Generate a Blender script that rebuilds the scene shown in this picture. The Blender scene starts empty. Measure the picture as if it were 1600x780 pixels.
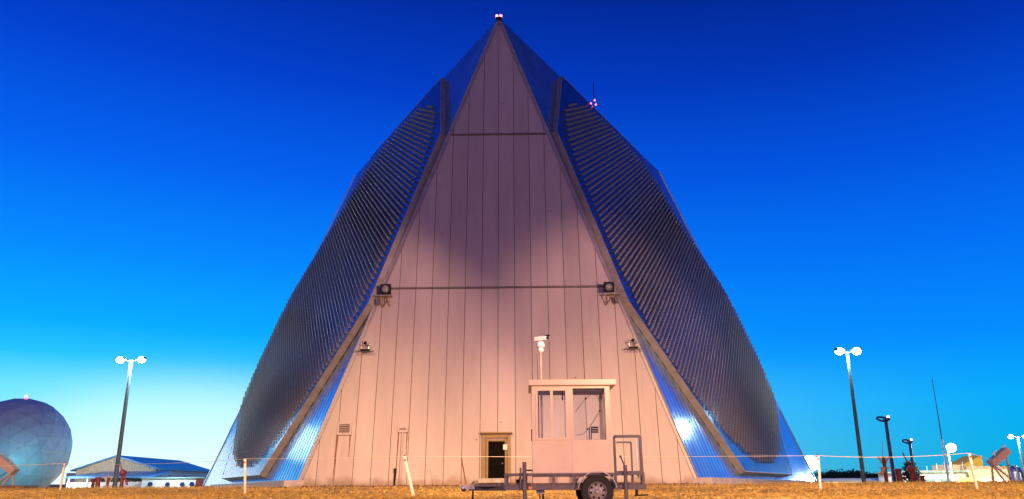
import bpy, bmesh, math, random
import numpy as np
from mathutils import Vector, Matrix
random.seed(7); rng = np.random.default_rng(7)
S = bpy.context.scene
COL = S.collection
R = math.radians

# ------------------------------------------------------------------ camera
F = 1217.15; PITCH = .2888; ROLL = -.007; YAW = -.0135
CAM = Vector((1.478, -48.69, .23))
_f = Vector((math.sin(YAW)*math.cos(PITCH), math.cos(YAW)*math.cos(PITCH), math.sin(PITCH)))
_r = Vector((math.cos(YAW), -math.sin(YAW), 0)); _u = _r.cross(_f)
_c, _s = math.cos(ROLL), math.sin(ROLL)
CR, CU, CF = _c*_r + _s*_u, -_s*_r + _c*_u, _f
cam = bpy.data.cameras.new('camera'); cam.sensor_width = 36; cam.lens = F/1600*36
cam.clip_start = .1; cam.clip_end = 6000
co = bpy.data.objects.new('camera', cam); COL.objects.link(co)
co.matrix_world = Matrix(((CR.x, CU.x, -CF.x, CAM.x), (CR.y, CU.y, -CF.y, CAM.y), (CR.z, CU.z, -CF.z, CAM.z), (0, 0, 0, 1)))
S.camera = co

def ray(px, py): return CR*((px-800)/F) + CU*((390-py)/F) + CF
def W(px, py, Y):                      # the point of the plane y = Y seen at a photo pixel
    d = ray(px, py); return CAM + d*((Y-CAM.y)/d.y)

# ------------------------------------------------------------------ render / view
S.render.engine = 'CYCLES'
S.view_settings.view_transform = 'Standard'; S.view_settings.look = 'None'
S.view_settings.exposure = 0; S.view_settings.gamma = 1
S.cycles.use_denoising = True
S.cycles.max_bounces = 6; S.cycles.transparent_max_bounces = 12
S.cycles.sample_clamp_indirect = 4

# ------------------------------------------------------------------ materials
def srgb(r, g, b):
    t = lambda c: (c/255/12.92) if c/255 <= .04045 else ((c/255+.055)/1.055)**2.4
    return (t(r), t(g), t(b))
def mat(name, col, rough=.6, metal=0., vary=.12, scale=3., bump=0., bscale=None, col2=None, stretch=(1, 1, 1), coat=0., lo=.35, hi=.65):
    m = bpy.data.materials.new(name); m.use_nodes = True
    nt = m.node_tree; N = nt.nodes; L = nt.links
    b = N['Principled BSDF']; b.inputs['Roughness'].default_value = rough; b.inputs['Metallic'].default_value = metal
    b.inputs['Coat Weight'].default_value = coat
    tc = N.new('ShaderNodeTexCoord'); mp = N.new('ShaderNodeMapping'); mp.inputs['Scale'].default_value = stretch
    L.new(tc.outputs['Object'], mp.inputs['Vector'])
    nz = N.new('ShaderNodeTexNoise'); nz.inputs['Scale'].default_value = scale; nz.inputs['Detail'].default_value = 6; nz.inputs['Roughness'].default_value = .65
    L.new(mp.outputs['Vector'], nz.inputs['Vector'])
    rp = N.new('ShaderNodeValToRGB'); rp.color_ramp.elements[0].position = lo; rp.color_ramp.elements[1].position = hi
    c2 = col2 or tuple(min(1, c*(1+vary)) for c in col); c1 = col if col2 else tuple(c*(1-vary) for c in col)
    rp.color_ramp.elements[0].color = (*c1, 1); rp.color_ramp.elements[1].color = (*c2, 1)
    L.new(nz.outputs['Fac'], rp.inputs['Fac']); L.new(rp.outputs['Color'], b.inputs['Base Color'])
    mr = N.new('ShaderNodeMapRange'); mr.inputs['To Min'].default_value = max(.02, rough-.1); mr.inputs['To Max'].default_value = min(1, rough+.1)
    L.new(nz.outputs['Fac'], mr.inputs['Value']); L.new(mr.outputs['Result'], b.inputs['Roughness'])
    if bump:
        nb = N.new('ShaderNodeTexNoise'); nb.inputs['Scale'].default_value = bscale or scale*4; nb.inputs['Detail'].default_value = 4
        L.new(mp.outputs['Vector'], nb.inputs['Vector'])
        bp = N.new('ShaderNodeBump'); bp.inputs['Strength'].default_value = bump; bp.inputs['Distance'].default_value = .05
        L.new(nb.outputs['Fac'], bp.inputs['Height']); L.new(bp.outputs['Normal'], b.inputs['Normal'])
    return m
def emit(name, col, st):
    m = bpy.data.materials.new(name); m.use_nodes = True
    b = m.node_tree.nodes['Principled BSDF']; b.inputs['Base Color'].default_value = (*[min(1, c) for c in col], 1)
    b.inputs['Emission Color'].default_value = (*col, 1); b.inputs['Emission Strength'].default_value = st
    return m
def glass_mat(name, tint=(.97, .98, 1.), rough=.02):
    m = bpy.data.materials.new(name); m.use_nodes = True; nt = m.node_tree; N = nt.nodes; L = nt.links
    N.remove(N['Principled BSDF']); out = N['Material Output']
    tr = N.new('ShaderNodeBsdfTransparent'); tr.inputs['Color'].default_value = (*tint, 1)
    gl = N.new('ShaderNodeBsdfGlossy'); gl.inputs['Roughness'].default_value = rough
    fr = N.new('ShaderNodeFresnel'); fr.inputs['IOR'].default_value = 1.5
    mx = N.new('ShaderNodeMixShader'); L.new(fr.outputs['Fac'], mx.inputs['Fac'])
    L.new(tr.outputs[0], mx.inputs[1]); L.new(gl.outputs[0], mx.inputs[2]); L.new(mx.outputs[0], out.inputs['Surface'])
    return m

M = {}
# painted wall panels of the front face: rust streaks, base splash and a slightly different tone per panel
def wall_mat():
    m = mat('painted_panel', (.47, .41, .40), .55, 0, .08, .5, .08, 6, stretch=(1, 1, .3))
    nt = m.node_tree; N = nt.nodes; L = nt.links; b = N['Principled BSDF']
    base = b.inputs['Base Color'].links[0].from_socket
    geo = N.new('ShaderNodeTexCoord'); sp = N.new('ShaderNodeSeparateXYZ'); L.new(geo.outputs['Object'], sp.inputs['Vector'])
    # one tone per panel column
    fl = N.new('ShaderNodeMath'); fl.operation = 'FLOOR'; L.new(sp.outputs['X'], fl.inputs[0])
    wn = N.new('ShaderNodeTexWhiteNoise'); wn.noise_dimensions = '1D'; L.new(fl.outputs[0], wn.inputs['W'])
    mr = N.new('ShaderNodeMapRange'); mr.inputs['To Min'].default_value = .91; mr.inputs['To Max'].default_value = 1.06; L.new(wn.outputs['Value'], mr.inputs['Value'])
    vm = N.new('ShaderNodeVectorMath'); vm.operation = 'SCALE'; L.new(base, vm.inputs[0]); L.new(mr.outputs[0], vm.inputs['Scale'])
    # vertical dirt streaks
    mp = N.new('ShaderNodeMapping'); mp.inputs['Scale'].default_value = (2.2, 2.2, .1); L.new(geo.outputs['Object'], mp.inputs['Vector'])
    nz = N.new('ShaderNodeTexNoise'); nz.inputs['Scale'].default_value = 1.6; nz.inputs['Detail'].default_value = 5; L.new(mp.outputs[0], nz.inputs['Vector'])
    s = N.new('ShaderNodeMapRange'); s.inputs['From Min'].default_value = .56; s.inputs['From Max'].default_value = .8; s.inputs['To Max'].default_value = .22; L.new(nz.outputs['Fac'], s.inputs['Value'])
    mx = N.new('ShaderNodeMixRGB'); mx.inputs['Color2'].default_value = (.25, .19, .15, 1); L.new(s.outputs[0], mx.inputs['Fac']); L.new(vm.outputs[0], mx.inputs['Color1'])
    # splash stains low on the wall
    n2 = N.new('ShaderNodeTexNoise'); n2.inputs['Scale'].default_value = 1.1; n2.inputs['Detail'].default_value = 6; L.new(geo.outputs['Object'], n2.inputs['Vector'])
    a = N.new('ShaderNodeMath'); a.operation = 'MULTIPLY_ADD'; a.inputs[1].default_value = 1.1; a.inputs[2].default_value = -.22; L.new(n2.outputs['Fac'], a.inputs[0])
    d = N.new('ShaderNodeMath'); d.operation = 'SUBTRACT'; L.new(a.outputs[0], d.inputs[0]); L.new(sp.outputs['Z'], d.inputs[1])
    e = N.new('ShaderNodeMapRange'); e.inputs['From Min'].default_value = -.12; e.inputs['From Max'].default_value = .25; e.inputs['To Max'].default_value = .65; L.new(d.outputs[0], e.inputs['Value'])
    m2 = N.new('ShaderNodeMixRGB'); m2.inputs['Color2'].default_value = (.2, .12, .06, 1); L.new(e.outputs[0], m2.inputs['Fac']); L.new(mx.outputs[0], m2.inputs['Color1'])
    L.new(m2.outputs[0], b.inputs['Base Color'])
    return m
M['panel'] = wall_mat()
M['seam'] = mat('dark_joint', (.13, .095, .085), .8)
M['flash'] = mat('joint_flashing', (.16, .12, .11), .6, 0, .25, 2)
M['siding'] = mat('bright_metal_siding', (.46, .68, .76), .15, .9, .14, .35, .0, stretch=(1, 1, .4))
M['arrayface'] = mat('array_face_metal', (.21, .34, .44), .16, 1., .10, 1.2)
M['rail'] = mat('array_edge_paint', (.29, .26, .25), .5, 0, .18, 1.5)
M['element'] = mat('cast_aluminium', (.31, .265, .225), .42, .4, .15, 2.)
M['trim'] = mat('corner_trim', (.30, .28, .31), .45, .3, .15, 2)
M['conc'] = mat('stained_concrete', (.36, .33, .31), .85, 0, .3, 2.2, .3, 14, col2=(.55, .5, .48), stretch=(1, 1, .35))
M['navyroof'] = mat('blue_grey_edge_paint', (.12, .14, .22), .5)
M['roof'] = mat('roof_membrane', (.2, .21, .23), .8)
M['doorframe'] = mat('yellowed_door_frame', (.23, .155, .06), .5, 0, .15, 4)
M['darkdoor'] = mat('dark_door', (.004, .003, .0025), .9, 0, .4, 3); M['darkdoor'].node_tree.nodes['Principled BSDF'].inputs['Specular IOR Level'].default_value = .1
M['black'] = mat('black_enamel', (.010, .010, .011), .7); M['black'].node_tree.nodes['Principled BSDF'].inputs['Specular IOR Level'].default_value = .2
M['rubber'] = mat('tyre_rubber', (.018, .017, .017), .75, 0, .2, 12, .3, 40)
M['chrome'] = mat('bare_steel', (.6, .6, .6), .3, .9)
M['rimpaint'] = mat('silver_rim_paint', (.34, .31, .30), .45, .3, .1, 8)
M['trailer'] = mat('grey_trailer_paint', (.12, .105, .12), .5, .2, .2, 5)
M['deckwood'] = mat('weathered_deck_boards', (.2, .14, .1), .8, 0, .3, 4, stretch=(1, 6, 1))
M['booth'] = mat('cream_booth_panel', (.78, .64, .46), .42, 0, .05, 1.2)
M['boothroof'] = mat('booth_roof_trim', (.80, .66, .48), .42, 0, .05, 2)
M['boothin'] = mat('booth_ceiling_liner', (.3, .3, .33), .6)
M['alu'] = mat('window_aluminium', (.62, .60, .56), .35, .4)
M['glass'] = glass_mat('clear_glass')
M['white'] = mat('white_paint', (.76, .74, .70), .5, 0, .07, 5)
M['whitepost'] = mat('white_post_plastic', (.86, .83, .78), .5, 0, .1, 6)
M['reflector'] = mat('red_reflector', (.5, .05, .03), .3)
M['amber'] = mat('amber_reflector', (.75, .28, .03), .3)
M['rope'] = mat('pale_rope', (.66, .58, .46), .8)
M['polegrey'] = mat('galvanised_pole', (.10, .15, .18), .45, .2, .1, 2)
M['polewhite'] = mat('white_pole', (.7, .74, .76), .45, 0, .06, 2)
M['navy'] = mat('navy_pole_paint', (.012, .02, .11), .4)
M['red'] = mat('red_pipe_paint', (.24, .03, .02), .5, 0, .25, 6)
M['tan'] = mat('tan_equipment_paint', (.58, .36, .24), .55, 0, .15, 4)
M['radome'] = mat('blue_tinted_radome_panel', (.34, .47, .58), .3, 0, .1, .7)  # white dome; the blue of the evening light is mixed into its base colour
M['radseam'] = mat('radome_seam', (.30, .35, .4), .6)
M['hangarwall'] = mat('tan_ribbed_wall', (.52, .47, .36), .6, 0, .12, 2, stretch=(3, 1, .3))
M['hangarwhite'] = mat('white_ribbed_wall', (.72, .74, .74), .6, 0, .08, 2)
M['blueroof'] = mat('blue_metal_roof', (.10, .28, .60), .35, .1, .1, 1)
M['teal'] = mat('teal_wall', (.22, .42, .44), .6)
M['yellow'] = mat('ochre_wedge', (.5, .31, .03), .6)
M['sand'] = mat('tan_roof_plant', (.58, .43, .28), .65)
M['cream'] = mat('cream_wall', (.72, .66, .48), .6)
M['brick'] = mat('brown_block', (.22, .1, .06), .8, 0, .3, 6)
M['lampwhite'] = emit('lamp_white', (.82, .97, 1.), 9)
M['lampwarm'] = emit('lit_window_yellow', (1., .8, .2), 1.3)
M['lampred'] = emit('lamp_red', (1., .12, .22), 5)
M['lamppink'] = emit('lamp_pink_core', (1., .62, .66), 6)
M['bark'] = mat('bark', (.07, .05, .035), .9)
M['leaf'] = mat('dark_needles', (.02, .045, .03), .8, 0, .4, 1)
M['stone'] = mat('gravel_stone', (.5, .35, .12), .85, 0, .5, 4)
M['straw'] = mat('dry_grass', (.58, .40, .09), .85, 0, .4, 1.5)
M['wood'] = mat('rough_wood', (.3, .18, .09), .8, 0, .25, 6, stretch=(1, 6, 6))
M['wire'] = mat('cable_grey', (.3, .29, .32), .6)
M['rust'] = mat('rusty_streak', (.2, .1, .05), .8)
M['lens'] = mat('dark_lens', (.015, .012, .015), .12)

# ------------------------------------------------------------------ mesh helpers (vertices are collected in world coordinates)
class MB:
    def __init__(s): s.v = []; s.f = []
    def add(s, vs, fs):
        o = len(s.v); s.v += [tuple(v) for v in vs]; s.f += [tuple(i+o for i in f) for f in fs]; return s
    def obox(s, c, ax, ay, az):            # centre and three half-axes
        c, ax, ay, az = Vector(c), Vector(ax), Vector(ay), Vector(az)
        vs = [c+ax*i+ay*j+az*k for k in (-1, 1) for j in (-1, 1) for i in (-1, 1)]
        return s.add(vs, [(0, 2, 3, 1), (4, 5, 7, 6), (0, 1, 5, 4), (2, 6, 7, 3), (0, 4, 6, 2), (1, 3, 7, 5)])
    def box(s, x0, x1, y0, y1, z0, z1):
        return s.obox(((x0+x1)/2, (y0+y1)/2, (z0+z1)/2), ((x1-x0)/2, 0, 0), (0, (y1-y0)/2, 0), (0, 0, (z1-z0)/2))
    def bar(s, a, b, w, h=None, up=(0, 0, 1)):  # square bar
        a, b = Vector(a), Vector(b); d = (b-a).normalized(); u = Vector(up)
        if abs(d.dot(u)) > .98: u = Vector((0, 1, 0))
        x = d.cross(u).normalized(); y = x.cross(d)
        return s.obox((a+b)/2, (b-a)/2, x*(w/2), y*((h or w)/2))
    def tube(s, pts, r, n=8, caps=True):
        pts = [Vector(p) for p in pts]; rs = r if isinstance(r, (list, tuple)) else [r]*len(pts)
        vs = []; fs = []
        for i, p in enumerate(pts):
            d = (pts[min(i+1, len(pts)-1)]-pts[max(i-1, 0)]).normalized()
            u = Vector((0, 0, 1)) if abs(d.z) < .95 else Vector((0, 1, 0))
            x = d.cross(u).normalized(); y = x.cross(d)
            vs += [p + (x*math.cos(2*math.pi*k/n)+y*math.sin(2*math.pi*k/n))*rs[i] for k in range(n)]
        for i in range(len(pts)-1):
            fs += [(i*n+k, i*n+(k+1) % n, (i+1)*n+(k+1) % n, (i+1)*n+k) for k in range(n)]
        if caps: fs += [tuple(range(n))[::-1], tuple(range((len(pts)-1)*n, len(pts)*n))]
        return s.add(vs, fs)
    def ball(s, c, r, n=12, m=8, sq=(1, 1, 1)):
        c = Vector(c); vs = [c+Vector((0, 0, -r*sq[2]))]
        for j in range(1, m):
            t = -math.pi/2+math.pi*j/m
            vs += [c+Vector((r*math.cos(t)*math.cos(2*math.pi*k/n)*sq[0], r*math.cos(t)*math.sin(2*math.pi*k/n)*sq[1], r*math.sin(t)*sq[2])) for k in range(n)]
        vs.append(c+Vector((0, 0, r*sq[2]))); fs = [(0, 1+(k+1) % n, 1+k) for k in range(n)]
        for j in range(m-2):
            a = 1+j*n; fs += [(a+k, a+(k+1) % n, a+n+(k+1) % n, a+n+k) for k in range(n)]
        a = 1+(m-2)*n; fs += [(a+k, a+(k+1) % n, len(vs)-1) for k in range(n)]
        return s.add(vs, fs)
    def prism(s, poly, off):               # closed prism: polygon swept along off
        n = len(poly); off = Vector(off); poly = [Vector(p) for p in poly]
        return s.add(poly+[p+off for p in poly], [tuple(range(n))[::-1], tuple(range(n, 2*n))]+[(i, (i+1) % n, n+(i+1) % n, n+i) for i in range(n)])
    def lathe(s, c, axis, prof, n=24, cap0=True):      # prof: (radius, distance along axis)
        c = Vector(c); d = Vector(axis).normalized(); u = Vector((0, 0, 1)) if abs(d.z) < .95 else Vector((0, 1, 0))
        x = d.cross(u).normalized(); y = x.cross(d); vs = []; fs = []
        for (r, h) in prof: vs += [c+d*h+(x*math.cos(2*math.pi*k/n)+y*math.sin(2*math.pi*k/n))*r for k in range(n)]
        for i in range(len(prof)-1): fs += [(i*n+k, i*n+(k+1) % n, (i+1)*n+(k+1) % n, (i+1)*n+k) for k in range(n)]
        if cap0: fs.append(tuple(range(n))[::-1])
        fs.append(tuple(range((len(prof)-1)*n, len(prof)*n)))
        return s.add(vs, fs)
    def build(s, name, m, parent=None, smooth=False, bevel=0, label=None):
        me = bpy.data.meshes.new(name); org = worldloc(parent)
        me.from_pydata([(v[0]-org.x, v[1]-org.y, v[2]-org.z) for v in s.v], [], s.f)
        bm = bmesh.new(); bm.from_mesh(me); bmesh.ops.recalc_face_normals(bm, faces=bm.faces)
        if bevel: bmesh.ops.bevel(bm, geom=bm.edges[:], offset=bevel, segments=2, affect='EDGES', clamp_overlap=True)
        bm.to_mesh(me); bm.free()
        me.materials.append(m)
        if smooth:
            for p in me.polygons: p.use_smooth = True
            me.set_sharp_from_angle(angle=R(40))
        o = bpy.data.objects.new(name, me); COL.objects.link(o)
        if parent: o.parent = parent
        if label: o['label'] = label
        return o
def worldloc(p):
    v = Vector((0, 0, 0))
    while p: v += p.location; p = p.parent
    return v
def thing(name, label, cat, loc, group=None):
    o = bpy.data.objects.new(name, None); COL.objects.link(o); o.location = loc; o.empty_display_size = .3
    tag(o, label, cat, group); return o
def tag(o, label, cat, group=None, kind=None):
    if label: o['label'] = label
    if cat: o['category'] = cat
    if group: o['group'] = group
    if kind: o['kind'] = kind
    return o
def recentre(o, loc):                       # move a top-level mesh's origin to its base
    loc = Vector(loc); o.data.transform(Matrix.Translation(-loc)); o.location = loc; return o
def copy_thing(o, loc, label):
    c = o.copy(); COL.objects.link(c); c.location = loc; c['label'] = label
    def rec(src, dst):
        for ch in list(src.children):
            k = ch.copy(); COL.objects.link(k); k.parent = dst; rec(ch, k)
    rec(o, c); return c

# ------------------------------------------------------------------ ground
def gz(x, y):
    t = y-CAM.y
    if t < 43.5: z = -.37+.0125*(t-16)
    else: z = -.026
    z = max(z, -.75)
    if y > 2: z = -.026-min(1., (y-2)/38)*1.1
    return z
def ground_mesh():
    xs = np.concatenate([[-3000, -1200, -500, -250, -150], np.arange(-90, -46, 2.), np.arange(-46, 46, .14), np.arange(46, 92, 2.), [150, 250, 500, 1200, 3000]])
    ys = np.concatenate([[-600, -250, -120, -80, -60, -50, -42, -36], np.arange(-32, -2.2, .16), np.arange(-2, 42, 2.), [60, 90, 140, 220, 400, 900, 2000, 4000]])
    X, Y = np.meshgrid(xs, ys); Z = np.vectorize(gz)(X, Y)
    fine = (abs(X) < 46) & (Y > -32) & (Y < -4.9)
    lump = .035*np.sin(X*.9+.6*np.sin(Y*.7))*np.sin(Y*.8+1.3*np.sin(X*.23))
    Z = Z + np.where(fine, rng.normal(0, .02, X.shape)+lump, 0)
    nx, ny = len(xs), len(ys); V = np.stack([X.ravel(), Y.ravel(), Z.ravel()], 1)
    i = np.arange(nx*ny).reshape(ny, nx); Q = np.stack([i[:-1, :-1], i[:-1, 1:], i[1:, 1:], i[1:, :-1]], -1).reshape(-1, 4)
    return V, Q
def np_mesh(name, V, Q, m):
    me = bpy.data.meshes.new(name); n = Q.shape[1]
    me.vertices.add(len(V)); me.vertices.foreach_set('co', V.astype(np.float32).ravel())
    me.loops.add(Q.size); me.loops.foreach_set('vertex_index', Q.astype(np.int32).ravel())
    me.polygons.add(len(Q)); me.polygons.foreach_set('loop_start', np.arange(0, Q.size, n, dtype=np.int32)); me.polygons.foreach_set('loop_total', np.full(len(Q), n, np.int32))
    me.update(calc_edges=True); me.validate(); me.materials.append(m)
    return me
def ground_mat():
    m = mat('gravel_and_dry_grass', (.20, .11, .02), .95, 0, 0, 5.5, .5, 30, col2=(.74, .50, .12), lo=.38, hi=.62)
    nt = m.node_tree; N = nt.nodes; L = nt.links; b = N['Principled BSDF']
    base = b.inputs['Base Color'].links[0].from_socket
    tc = N.new('ShaderNodeTexCoord'); nz = N.new('ShaderNodeTexNoise'); nz.inputs['Scale'].default_value = .25; nz.inputs['Detail'].default_value = 4
    L.new(tc.outputs['Object'], nz.inputs['Vector'])
    rp = N.new('ShaderNodeValToRGB'); rp.color_ramp.elements[0].position = .4; rp.color_ramp.elements[1].position = .62
    rp.color_ramp.elements[0].color = (.75, .75, .85, 1); rp.color_ramp.elements[1].color = (1.25, 1.1, .8, 1); L.new(nz.outputs['Fac'], rp.inputs['Fac'])
    mx = N.new('ShaderNodeMixRGB'); mx.blend_type = 'MULTIPLY'; mx.inputs['Fac'].default_value = 1; L.new(base, mx.inputs['Color1']); L.new(rp.outputs[0], mx.inputs['Color2'])
    L.new(mx.outputs[0], b.inputs['Base Color']); return m
go = bpy.data.objects.new('ground', np_mesh('ground', *ground_mesh(), ground_mat())); COL.objects.link(go); go['kind'] = 'structure'

def scatter(name, n, shape, m, xr, yr, smin, smax, keep=lambda x, y: True):
    Vs = []; Qs = []; bv, bf = shape; k = 0
    while k < n:
        x = rng.uniform(*xr); y = yr[0]+(yr[1]-yr[0])*rng.uniform()
        if not keep(x, y): continue
        s = rng.uniform(smin, smax); a = rng.uniform(0, 6.28); c, d = math.cos(a), math.sin(a)
        v = bv*np.array([s*rng.uniform(.7, 1.3), s*rng.uniform(.7, 1.3), s*rng.uniform(.6, 1.4)])
        v = np.stack([v[:, 0]*c-v[:, 1]*d+x, v[:, 0]*d+v[:, 1]*c+y, v[:, 2]+gz(x, y)], 1)
        Qs.append(bf+k*len(bv)); Vs.append(v); k += 1
    o = bpy.data.objects.new(name, np_mesh(name, np.concatenate(Vs), np.concatenate(Qs), m)); COL.objects.link(o); o['kind'] = 'stuff'; return o
rock = (np.array([(-1, -.8, -.3), (1, -.7, -.3), (.9, .8, -.3), (-.8, 1, -.3), (-.6, -.4, .7), (.5, -.5, .8), (.5, .5, .6), (-.5, .5, .9)]),
        np.array([(0, 1, 5, 4), (1, 2, 6, 5), (2, 3, 7, 6), (3, 0, 4, 7), (4, 5, 6, 7)]))
inb = lambda x, y: not (y > -5.2 and abs(x) < 13)
o = scatter('gravel', 14000, rock, M['stone'], (-44, 44), (-29, -4.5), .02, .055, inb); tag(o, 'brown gravel stones strewn over the lit ground', 'gravel')
bl = []; bq = []
for k in range(7):
    a = 6.28*k/7+random.uniform(-.3, .3); l = random.uniform(.5, 1.); dx, dy = math.cos(a), math.sin(a); o_ = len(bl)
    bl += [(-dy*.05, dx*.05, -.1), (dy*.05, -dx*.05, -.1), (dx*.4*l+dy*.02, dy*.4*l-dx*.02, .8*l), (dx*.4*l-dy*.02, dy*.4*l+dx*.02, .8*l)]; bq.append((o_, o_+1, o_+2, o_+3))
o = scatter('dry_grass', 13000, (np.array(bl), np.array(bq)), M['straw'], (-45, 45), (-28, 3), .05, .19,
            lambda x, y: inb(x, y) and not (y > -5 and abs(x) < 11+.58*(y+5)+1) and (abs(x-1) > 9 or random.random() < .25)); tag(o, 'short straw coloured dry grass tufts', 'grass')

o = scatter('weeds', 420, (np.array(bl), np.array(bq)), mat('withered_weeds', (.07, .05, .02), .9, 0, .5, 2), (-11.5, 11.5), (-6.3, -4.6), .05, .2); tag(o, 'dark withered weeds along the foot of the panelled wall', 'weeds')

# ------------------------------------------------------------------ radar building
H = 32.; XC, YC = 11.0, -4.24; TC = .1324
bld = thing('radar_building', 'pyramid shaped radar building with pale panelled front and two metal antenna faces', 'radar building', (0, -4.24, 0))
P0 = Vector((0, 0, H))
cn = Vector((0, -1, TC)).normalized()       # front face normal
cu = Vector((0, TC, 1)).normalized()        # up the front face
def CP(x, z, out=0.): return Vector((x, (z-H)*TC, z)) + cn*out
def on_c(px, py, out=0.):
    d = ray(px, py); n = Vector((0, -1, TC)); t = (TC*H-(n.dot(CAM)))/(n.dot(d)); return CAM+d*t+cn*out
def halfw(z): return XC*(1-z/H)
# backing
mb = MB(); mb.prism([CP(-XC, 0, -.05), CP(XC, 0, -.05), CP(0, H, -.05)], cn*-.25); front = mb.build('front_wall', M['seam'], bld)
# panels
mb = MB(); seams = [0.02, 11.5, 22.31, H-.12]; gap = .016
for zi in range(3):
    za, zb = seams[zi]+(.07 if zi else 0), seams[zi+1]-(.07 if zi < 2 else 0)
    for k in range(-11, 11):
        x0, x1 = k+gap, k+1-gap
        pts = []
        # clip the column rectangle by |x| < halfw(z) - e
        e = .16
        def zlim(x): return H*(1-(abs(x)+e)/XC)
        if k >= 0: inner, outer = x0, x1
        else: inner, outer = x1, x0
        zi_, zo_ = min(zb, zlim(inner)), min(zb, zlim(outer))
        if zi_ <= za+.02: continue
        if zo_ > za:
            poly = [(inner, za), (outer, za), (outer, zo_)]
            xt = math.copysign(XC*(1-zb/H)-e, outer)
            if zo_ < zb and zi_ >= zb: poly.append((xt, zb))
            poly.append((inner, zi_))
        else:
            xa = math.copysign(XC*(1-za/H)-e, outer); poly = [(inner, za), (xa, za)]
            if zi_ >= zb: poly.append((math.copysign(XC*(1-zb/H)-e, outer), zb))
            poly.append((inner, zi_))
        # drop doubled corners
        pl = []
        for q in poly:
            if not pl or (abs(q[0]-pl[-1][0])+abs(q[1]-pl[-1][1])) > 1e-4: pl.append(q)
        if len(pl) >= 3: mb.prism([CP(x, z, -.047) for x, z in pl], cn*.047)
mb.build('wall_panels', M['panel'], front)
for z in (11.5, 22.31):
    w = halfw(z)-.12; mb = MB(); mb.obox(CP(0, z, .012), (w, 0, 0), cn*.03, cu*.055); mb.build('joint_flashing', M['flash'], front)
for sg in (-1, 1):
    a, b = CP(sg*(XC-.09), 0, .02), CP(sg*.0, H-.25, .02)
    MB().bar(a, b, .15, .07, up=cn).build('corner_trim', M['trim'], front)
MB().obox(CP(0, -.06, .02), (XC-.02, 0, 0), cn*.05, cu*.09).build('base_flashing', M['rust'], front)
# plain rust streaks running from the vents down the panel joints are modelled as thin stains below

s60, c60 = math.sin(R(60)), .5; s20, c20 = math.sin(R(20)), math.cos(R(20))
class Face:
    def __init__(s, sg):
        s.sg = sg; s.o = Vector((sg*XC, YC, 0)); s.b = Vector((sg*.5, s60, 0)); s.g = Vector((-sg*s60*s20, .5*s20, c20)); s.n = Vector((sg*s60*c20, -.5*c20, s20))
    def p(s, a, h, t=0.): return s.o+s.b*a+s.g*h+s.n*t
SI0, SI1 = (0., 0.), (-1.83, 34.05); SO0, SO1 = (33.0, 0.), (28.8, 32.66)
def hmax(a):      # height of the face outline over base coordinate a
    top = SI1[1]+(SO1[1]-SI1[1])*(a-SI1[0])/(SO1[0]-SI1[0])
    if a > SO1[0]: top = SO0[1]+(SO1[1]-SO0[1])*(a-SO0[0])/(SO1[0]-SO0[0])
    return max(top, 0)
OCT = [(8.8, .62), (22.2, .48), (30.7, 10.3), (30.6, 18.7), (27.4, 22.4), (23.9, 27.2), (21.4, 31.7), (6.3, 32.75), (-.75, 23.9), (-.55, 11.0)]
ELP = [(12.9, 1.25), (17.5, 1.3), (22.1, 2.6), (26.5, 5.), (29.6, 7.8), (30.5, 11.5), (30.6, 16), (29.9, 18.6), (26.7, 22), (24., 25.), (22.6, 27.7), (20.6, 29.8), (17, 30.8), (14.2, 31.2), (9.6, 31.2), (4.9, 29.2), (2.5, 27.2), (1.3, 25.3), (.4, 23.3), (.0, 21), (.15, 13), (.8, 9.3), (2.8, 6.9), (5.8, 4.5), (8.7, 2.6)]
TH = .45; NO = len(OCT)
# lattice of antenna elements
A = .405
ctr = (15.3, 16.35); RAD = 15.35
lat = []
for i in range(-50, 51):
    for j in range(-90, 91):
        a = i*A*math.cos(R(30)); h = j*A+(A/2 if i % 2 else 0)
        s_, h_ = ctr[0]+a, ctr[1]+h
        ok = True; inside = False; n_ = len(ELP)
        for k in range(n_):
            p, q = ELP[k], ELP[(k+1) % n_]
            if (p[1] > h_) != (q[1] > h_) and s_ < p[0]+(q[0]-p[0])*(h_-p[1])/(q[1]-p[1]): inside = not inside
        ok = inside
        if ok: lat.append((s_, h_))
def element_geo():
    mb = MB(); mb.tube([(0, 0, 0), (0, 0, .19)], [.024, .02], 6)
    for k in range(4):
        t = R(30)+k*math.pi/2; d = Vector((math.cos(t), math.sin(t), 0)); q = Vector((-d.y, d.x, 0))
        a, b = Vector((0, 0, .205)), d*(.18 if k % 2 == 0 else .12)+Vector((0, 0, .155 if k % 2 == 0 else .13))
        vs = []
        for p, w, hh in ((a, .03, .02), (b, .034, .016)):
            vs += [p+q*w+Vector((0, 0, hh)), p-q*w+Vector((0, 0, hh)), p-q*w-Vector((0, 0, hh)), p+q*w-Vector((0, 0, hh))]
        mb.add(vs, [(0, 1, 5, 4), (1, 2, 6, 5), (2, 3, 7, 6), (3, 0, 4, 7), (4, 5, 6, 7)])
    return mb
EG = element_geo()
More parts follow.
